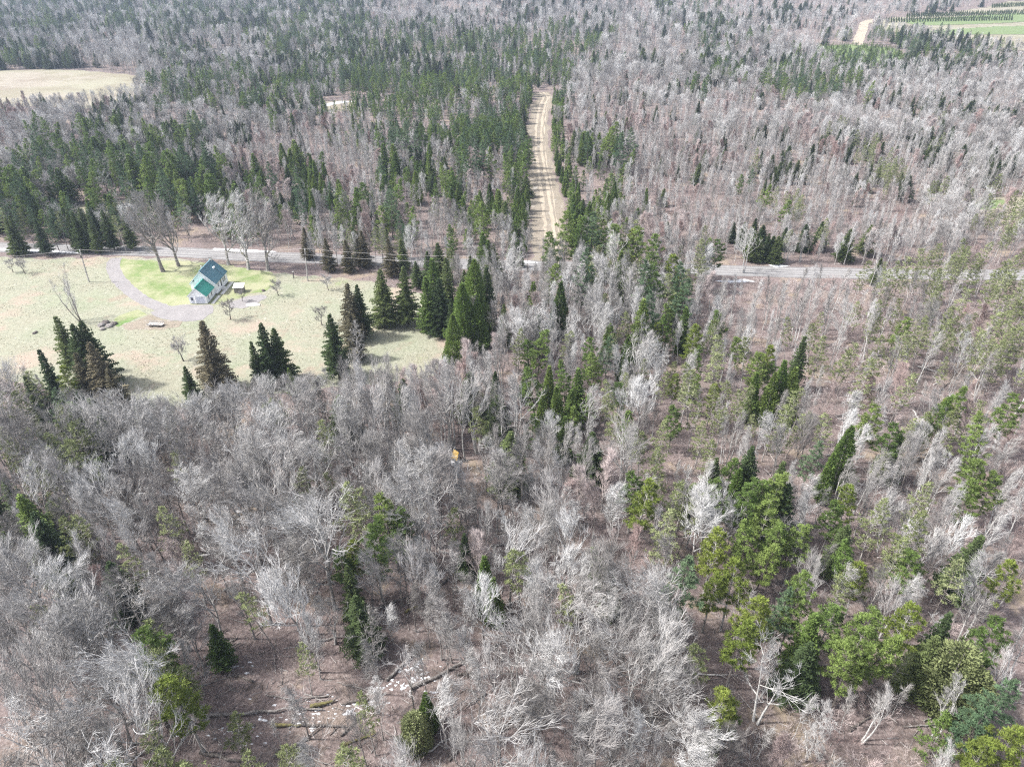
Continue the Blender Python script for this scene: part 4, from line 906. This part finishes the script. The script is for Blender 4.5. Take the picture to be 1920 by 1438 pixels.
def wire(a, b, sag, lab):
    pts = [a.lerp(b, t/16)-Vector((0, 0, sag*4*(t/16)*(1-t/16))) for t in range(17)]; mb = MB(); mb.tube(pts, [.035]*17, 5)
    tag(link('power_line', mb.mesh('power_line', M['palelog'])), lab, 'wire', 'power line wires')
p0 = P(-330, 500, 10); p3 = P(1010, 478, 10)
wire(p1+Vector((0, 0, .3)), p2+Vector((0, 0, .3)), 1.2, 'upper wire between the two utility poles'); wire(p1-Vector((0, 0, 1.6)), p2-Vector((0, 0, 1.6)), 1.4, 'lower wire between the two utility poles')
wire(p0+Vector((0, 0, .3)), p1+Vector((0, 0, .3)), 1.0, 'upper wire running left from the leaning pole'); wire(p0-Vector((0, 0, 1.6)), p1-Vector((0, 0, 1.6)), 1.0, 'lower wire running left from the leaning pole')
wire(p2+Vector((0, 0, .3)), p3, 1.2, 'upper wire running right from the right pole'); wire(p2-Vector((0, 0, 1.6)), p3-Vector((0, 0, 1.6)), 1.2, 'lower wire running right from the right pole')
# meadow things
q = P(293, 611); tr = empty('wooden_trailer', (q.x, q.y, 0), R(-4), 'weathered wooden railed wagon on the worn ground below the driveway', 'wagon')
mb = MB(); mb.box(-2.1, 2.0, -.75, .75, .45, .53); link('deck', mb.mesh('deck', M['palelog']), tr)
for sy in (-.8, .75):
    mb = MB()
    for z in (.6, .95): mb.box(-2.1, 2.0, sy, sy+.05, z, z+.14)
    for i in range(5): mb.box(-2.05+i*.99, -1.97+i*.99, sy+.053, sy+.10, .5, 1.12)
    link('side_rail', mb.mesh('side_rail', M['palelog']), tr)
mb = MB(); mb.tube([Vector((2, 0, .5)), Vector((3.2, 0, .4))], [.05, .04], 6, True); link('drawbar', mb.mesh('drawbar', M['darklog']), tr)
for sx in (-1.0, 1.1):
    for sy in (-.95, .83):
        mb = MB(); mb.tube([Vector((sx, sy, .33)), Vector((sx, sy+.12, .33))], [.33, .33], 16, True); link('wheel', mb.mesh('wheel', M['darklog']), tr)
rr2 = random.Random(5)
def lump(name, q, r, hz, m, lab, cat, grp=None, seed=0):
    r2 = random.Random(seed); mb = MB(); n = 9; rings = []
    for k, (u, z) in enumerate(((1.0, 0), (1.08, .35), (.9, .75), (.5, 1.0))): rings.append([(q.x+math.cos(6.283*i/n)*r*u*r2.uniform(.8, 1.15), q.y+math.sin(6.283*i/n)*r*u*r2.uniform(.8, 1.15), z*hz*r2.uniform(.9, 1.1)-.02) for i in range(n)])
    for a, b in zip(rings, rings[1:]):
        for i in range(n): j = (i+1) % n; mb.face(a[i], a[j], b[j], b[i])
    mb.face(*rings[-1]); return tag(link(name, mb.mesh(name, m)), lab, cat, grp)
for i, (px, py, r_) in enumerate([(190, 611, .9), (198, 606, 1.1), (206, 612, 1.0), (214, 608, .8), (193, 618, .7)]):
    lump('boulder', P(px, py), r_, .7, M['darklog'] if i % 2 else M['log'], ['grey boulder at the left end of the dark heap', 'dark boulder at the back of the heap by the green strip', 'grey boulder in the middle of the dark heap', 'dark boulder at the right end of the heap by the green strip', 'small grey boulder in front of the dark heap'][i], 'boulder', 'heap of boulders by the driveway', i)
for i, (px, py) in enumerate([(64, 626), (68, 624)]): lump('stump', P(px, py), .42, .5, M['darklog'], ['dark stump nearer to the left edge of the meadow', 'dark stump just right of its twin on the left meadow'][i], 'stump', 'two dark stumps', 20+i)
lump('stump', P(494, 546), .5, .6, M['darklog'], 'dark stump on the lawn edge right of the shed', 'stump', None, 30)
mb = MB(); q = P(475, 572)                        # overturned hull
n = 10; sec = []
for i in range(n+1):
    u = i/n; x = -1.9+3.8*u; wv = .72*math.sin(math.pi*min(1, .12+u*.76))**.6
    sec.append([(q.x+x, q.y+wv*math.cos(a)*1.0, .05+.5*wv*max(0, math.sin(a))**.8) for a in [math.pi*k/8 for k in range(9)]])
for a, b in zip(sec, sec[1:]):
    for k in range(8): mb.face(a[k], b[k], b[k+1], a[k+1])
mb.face(*sec[0]); mb.face(*sec[-1][::-1])
tag(link('overturned_boat', mb.mesh('overturned_boat', M['trim'])), 'white overturned rowing boat on the grass right of the garage', 'boat')
q = P(551, 522); po = empty('gate_post', (q.x, q.y, 0), 0, 'dark wooden post in the grass right of the lawn', 'post'); mb = MB(); mb.tube([Vector((0, 0, 0)), Vector((.05, 0, 2.1))], [.16, .13], 8, True); link('post', mb.mesh('post', M['darklog']), po); mb = MB(); mb.box(-.22, .3, -.22, .2, 2.1, 2.2); link('cap', mb.mesh('cap', M['palelog']), po)
# yellow tarp in the woods
q = P(856, 862); te = empty('tarp_shelter', (q.x, q.y, 0), R(38), 'yellow tarp shelter standing among the grey trees below the meadow', 'tarp shelter')
M['yellow'] = plain('yellow_tarp', (.36, .23, .045), .7, .2, 1.5, .25)
mb = MB(); A, B = Vector((0, -1.5, 2.9)), Vector((0, 1.5, 2.5))
for sg in (-1, 1):
    f0, f1 = Vector((sg*1.25, -1.6, .15)), Vector((sg*1.35, 1.6, .1)); m0 = (A+f0)/2+Vector((-sg*.12, 0, -.08)); m1 = (B+f1)/2+Vector((-sg*.1, 0, -.1))
    mb.face(A, B, m1, m0); mb.face(m0, m1, f1, f0)
link('tarp', mb.mesh('tarp', M['yellow']), te); te.scale = (.62, .62, .85)
mb = MB(); mb.tube([Vector((0, -1.5, 0)), Vector((0, -1.5, 2.88))], [.05, .05], 6); mb.tube([Vector((0, 1.5, 0)), Vector((0, 1.5, 2.48))], [.05, .05], 6); link('frame', mb.mesh('frame', M['log']), te)
lump('covered_bundle', P(852, 868)+Vector((0, 0, 0)), .9, .6, M['trim'], 'white covered bundle in front of the yellow tarp', 'bundle', None, 44)

# ---------------------------------------------------------------- fallen logs
def log(a, b, r, m, lab, branches=0, seed=0, root=False):
    A, B = P(*a), P(*b); r2 = random.Random(seed); o = empty('fallen_log', (A.x, A.y, 0), 0, lab, 'log', 'fallen logs on the forest floor')
    d = B-A; L = d.length; pts = []
    for i in range(9):
        t = i/8; pts.append(Vector((d.x*t+r2.gauss(0, .012*L), d.y*t+r2.gauss(0, .012*L), r*1.1+.25*math.sin(3*t+seed)*.4+.1)))
    mb = MB(); mb.tube(pts, [r*(1.15-.7*i/8) for i in range(9)], 8, True); link('stem', mb.mesh('stem', m), o)
    for k in range(branches):
        t = r2.uniform(.35, .98); q = pts[min(8, int(t*8))]; dr = Vector((d.x/L, d.y/L, 0)); s = Vector((-dr.y, dr.x, 0))*r2.choice((-1, 1))
        e = q+(dr*.5+s*r2.uniform(.3, 1)+Vector((0, 0, r2.uniform(.0, .7))))*r2.uniform(.8, 2.4)
        mb = MB(); mb.tube([q, (q+e)/2+Vector((0, 0, .1)), e], [.05, .035, .012], 4); link('branch', mb.mesh('branch', m), o)
    if root:
        mb = MB()
        for k in range(14):
            a_ = 6.283*k/14; dr = Vector((d.x/L, d.y/L, 0)); s = Vector((-dr.y, dr.x, 0)); e = pts[0]-dr*.2+(s*math.cos(a_)+Vector((0, 0, 1))*math.sin(a_))*r2.uniform(.5, 1.2); mb.tube([pts[0], e], [.12, .02], 5)
        link('root_plate', mb.mesh('root_plate', M['darklog']), o)
LOGS = [((372, 1346), (600, 1328), .22, 'log', 'long grey log lying flat in the lower left clearing', 4), ((582, 1328), (628, 1316), .26, 'mosslog', 'yellow mossy log end right of the long grey log', 0), ((508, 1362), (565, 1360), .24, 'mosslog', 'yellow mossy log below the long grey log', 0), ((565, 1361), (655, 1362), .2, 'darklog', 'dark log continuing right from the mossy log', 1),
    ((772, 1292), (888, 1234), .25, 'log', 'long diagonal log leaning up to the right beside the snow', 3), ((725, 1275), (798, 1205), .2, 'log', 'grey diagonal log crossing behind the snow patch', 4), ((384, 1246), (452, 1208), .2, 'log', 'nearest grey log of the pile', 3), ((386, 1240), (440, 1205), .2, 'darklog', 'second dark log of the pile', 3), ((392, 1232), (446, 1196), .18, 'log', 'grey log at the back of the pile', 4), ((378, 1252), (420, 1222), .17, 'log', 'short log at the lower end of the pile', 2), ((392, 1200), (428, 1180), .16, 'darklog', 'dark short log just above the pile', 2),
    ((222, 1432), (312, 1395), .2, 'log', 'grey log at the bottom left running up right', 3), ((378, 1412), (470, 1436), .22, 'darklog', 'dark log at the bottom edge among snow specks', 3), ((236, 1358), (280, 1340), .25, 'palelog', 'pale log stub behind the yellow-green pine', 0), ((420, 1110), (450, 1095), .18, 'log', 'small log in the opening above the pile', 2), ((300, 1238), (325, 1232), .2, 'palelog', 'short pale log left of the pile', 0), ((640, 1400), (705, 1375), .18, 'mosslog', 'mossy log near the bottom centre', 2), ((640, 1380), (680, 1340), .16, 'darklog', 'dark log left of the small cedar', 2),
    ((715, 1140), (790, 1112), .2, 'darklog', 'dark log between the trunks above the snow', 2), ((760, 1150), (790, 1136), .18, 'mosslog', 'mossy short log above the snow', 0), ((690, 1312), (640, 1322), .2, 'darklog', 'dark log lying in the snow remnant', 1), ((940, 1370), (975, 1335), .2, 'darklog', 'dark log beside the white candelabra tree', 2), ((1390, 1432), (1380, 1400), .15, 'log', 'short log near the small round bare tree', 1), ((1590, 1370), (1640, 1340), .16, 'darklog', 'dark log in the pink brush at bottom right', 2),
    ((1690, 660), (1750, 672), .18, 'darklog', 'dark log in the right hand slash', 4), ((1700, 645), (1775, 648), .16, 'log', 'grey log at the back of the right hand slash', 4), ((1720, 690), (1760, 700), .2, 'palelog', 'pale log at the front of the right hand slash', 3), ((1852, 585), (1905, 592), .2, 'darklog', 'dark log under the thin pines at far right', 2), ((1670, 760), (1715, 748), .14, 'palelog', 'thin bleached log on the tan opening', 3), ((1712, 770), (1735, 805), .14, 'palelog', 'bleached trunk lying towards the viewer on the right opening', 2), ((1820, 700), (1850, 735), .16, 'palelog', 'bleached log near the far right slash', 4), ((1860, 760), (1900, 740), .16, 'palelog', 'bleached log right of the thin olive pines', 4), ((1510, 910), (1556, 945), .14, 'palelog', 'bleached thin log right of the dark green clump', 1), ((1250, 1095), (1290, 1098), .14, 'mosslog', 'thin mossy log in the brown opening', 1), ((1205, 1130), (1250, 1127), .14, 'mosslog', 'thin mossy log below the brown opening', 1),
    ((150, 1070), (200, 1062), .18, 'palelog', 'pale log under the fir at left', 1), ((840, 1085), (800, 1120), .2, 'darklog', 'dark log behind the round crowned tree', 2), ((345, 1020), (305, 1030), .15, 'log', 'grey log among the left woods', 2)]
for i, (a, b, r_, m, lab, nb) in enumerate(LOGS): log(a, b, r_, M[m], lab, nb, i, root=(i == 4))
lc = {}
r4 = random.Random(23)
for i in range(110):
    px, py = r4.choice([(r4.uniform(230, 950), r4.uniform(1100, 1430)), (r4.uniform(1480, 1900), r4.uniform(600, 1000)), (r4.uniform(1500, 1900), r4.uniform(1000, 1430)), (r4.uniform(900, 1300), r4.uniform(900, 1400))])
    A = P(px, py); a_ = r4.uniform(-.5, .9)+(3.14 if r4.random() < .3 else 0); L = r4.uniform(2.5, 7)
    if blocked(A.x, A.y) and py < 900: continue
    B = A+Vector((math.cos(a_), math.sin(a_), 0))*L; pb = proj(B.x, B.y, 0)
    b = next(n for lim, n in BANDS if py < lim); c = next(n for lim, n in COLS if px < lim); lc.setdefault((b, c), []).append((px, py, pb, r4.uniform(.07, .16), r4.choice(['log', 'log', 'darklog', 'palelog']), r4.randint(0, 4)))
for (b, c), L in lc.items():
    L.sort()
    for i, (px, py, pb, r_, m, nb) in enumerate(L): log((px, py), (pb[0], pb[1]), r_, M[m], '%s thin fallen trunk, %s, %s%s' % ({'log': 'grey', 'darklog': 'dark', 'palelog': 'bleached'}[m], b, c, '' if len(L) == 1 else ', %s' % ORD[i]), nb, int(px))
mb = MB(); r5 = random.Random(31); xs = [p[0] for p in MEADOW]; ys = [p[1] for p in MEADOW]
LW = gp([(222, 484), (330, 486), (512, 510), (521, 524), (492, 548), (440, 562), (400, 600), (330, 606), (215, 620), (200, 600), (240, 560), (205, 500)])
for i in range(42000):
    x, y = r5.uniform(max(-190, min(xs)), max(xs)), r5.uniform(min(ys), max(ys))
    if mnoise.noise(Vector((x*.12, y*.12, 1)))+.25 < r5.random()*.5 or not inpoly(x, y, MEADOW) or inpoly(x, y, LW): continue
    s_ = r5.uniform(.05, .16); a = r5.random()*6.28; u = Vector((math.cos(a), math.sin(a), 0))*s_; p = Vector((x, y, .015)); t = Vector((r5.gauss(0, .06), r5.gauss(0, .06), r5.uniform(.06, .2))); mb.face(p-u, p+u, p+t+u*.6)
tag(link('grass_tussocks', mb.mesh('grass_tussocks', M['tuss'])), 'dry grass tussocks of the meadow', 'grass', kind='stuff')
# twig litter on the floor: uncountable
r3 = random.Random(17); mbs = [MB(), MB()]
for i in range(15000):
    y = 36+(r3.random()**.85)*170; x = r3.uniform(-1, 1)*(y*.8+15)
    if blocked(x, y): continue
    a = r3.random()*3.1416; L = r3.uniform(.3, 1.8)*(1 if r3.random() < .93 else 2.6); w_ = r3.uniform(.012, .035)*(1+L*.35); d = Vector((math.cos(a), math.sin(a), r3.uniform(-.05, .14))); s = Vector((-d.y, d.x, 0))*w_
    p = Vector((x, y, .03+r3.random()*.08)); k = mbs[i % 2]; e = p+d*L; u = Vector((0, 0, w_*1.6))
    k.face(p-s, p+s, e+s*.5, e-s*.5); k.face(p-s, p+u, e+u*.6, e-s*.5); k.face(p+s, e+s*.5, e+u*.6, p+u)
tag(link('twig_litter', mbs[0].mesh('twig_litter', M['log'])), 'grey fallen twigs strewn over the forest floor', 'twigs', kind='stuff')
tag(link('pale_twig_litter', mbs[1].mesh('pale_twig_litter', M['palelog'])), 'bleached fallen twigs strewn over the forest floor', 'twigs', kind='stuff')
# snow crumbs
mb = MB()
for i in range(200):
    cx, cy, sg = r3.choice([(770, 1290, 45), (680, 1325, 30), (500, 1345, 60), (430, 1370, 60), (800, 1262, 35), (430, 1245, 35), (620, 1330, 40)])
    q = P(r3.gauss(cx, sg), min(1560, r3.gauss(cy, sg*.3))); s = r3.uniform(.04, .2)*r3.random()+.03; n = 7
    rim = [(q.x+math.cos(6.283*k/n)*s*r3.uniform(.4, 1.6)*2.2, q.y+math.sin(6.283*k/n)*s*r3.uniform(.6, 1.3), .015) for k in range(n)]
    for k in range(n): mb.face(rim[k], rim[(k+1) % n], (q.x, q.y, .06+s*.3))
tag(link('snow_crumbs', mb.mesh('snow_crumbs', M['snow'])), 'small scraps of old snow between the logs', 'snow', kind='stuff')

# ---------------------------------------------------------------- haze
hz = bpy.data.materials.new('haze'); hz.use_nodes = True; hn = hz.node_tree; hn.nodes.clear()
ho = hn.nodes.new('ShaderNodeOutputMaterial'); hv = hn.nodes.new('ShaderNodeVolumePrincipled'); hv.inputs['Color'].default_value = (.66, .79, 1, 1); hv.inputs['Density'].default_value = .00014; hv.inputs['Anisotropy'].default_value = .2
hn.links.new(hv.outputs[0], ho.inputs['Volume'])
mb = MB(); mb.box(-4200, 4200, -4200, 4200, -2, 420); tag(link('haze', mb.mesh('haze', hz)), 'thin pale haze over the far woods', 'haze', kind='stuff')
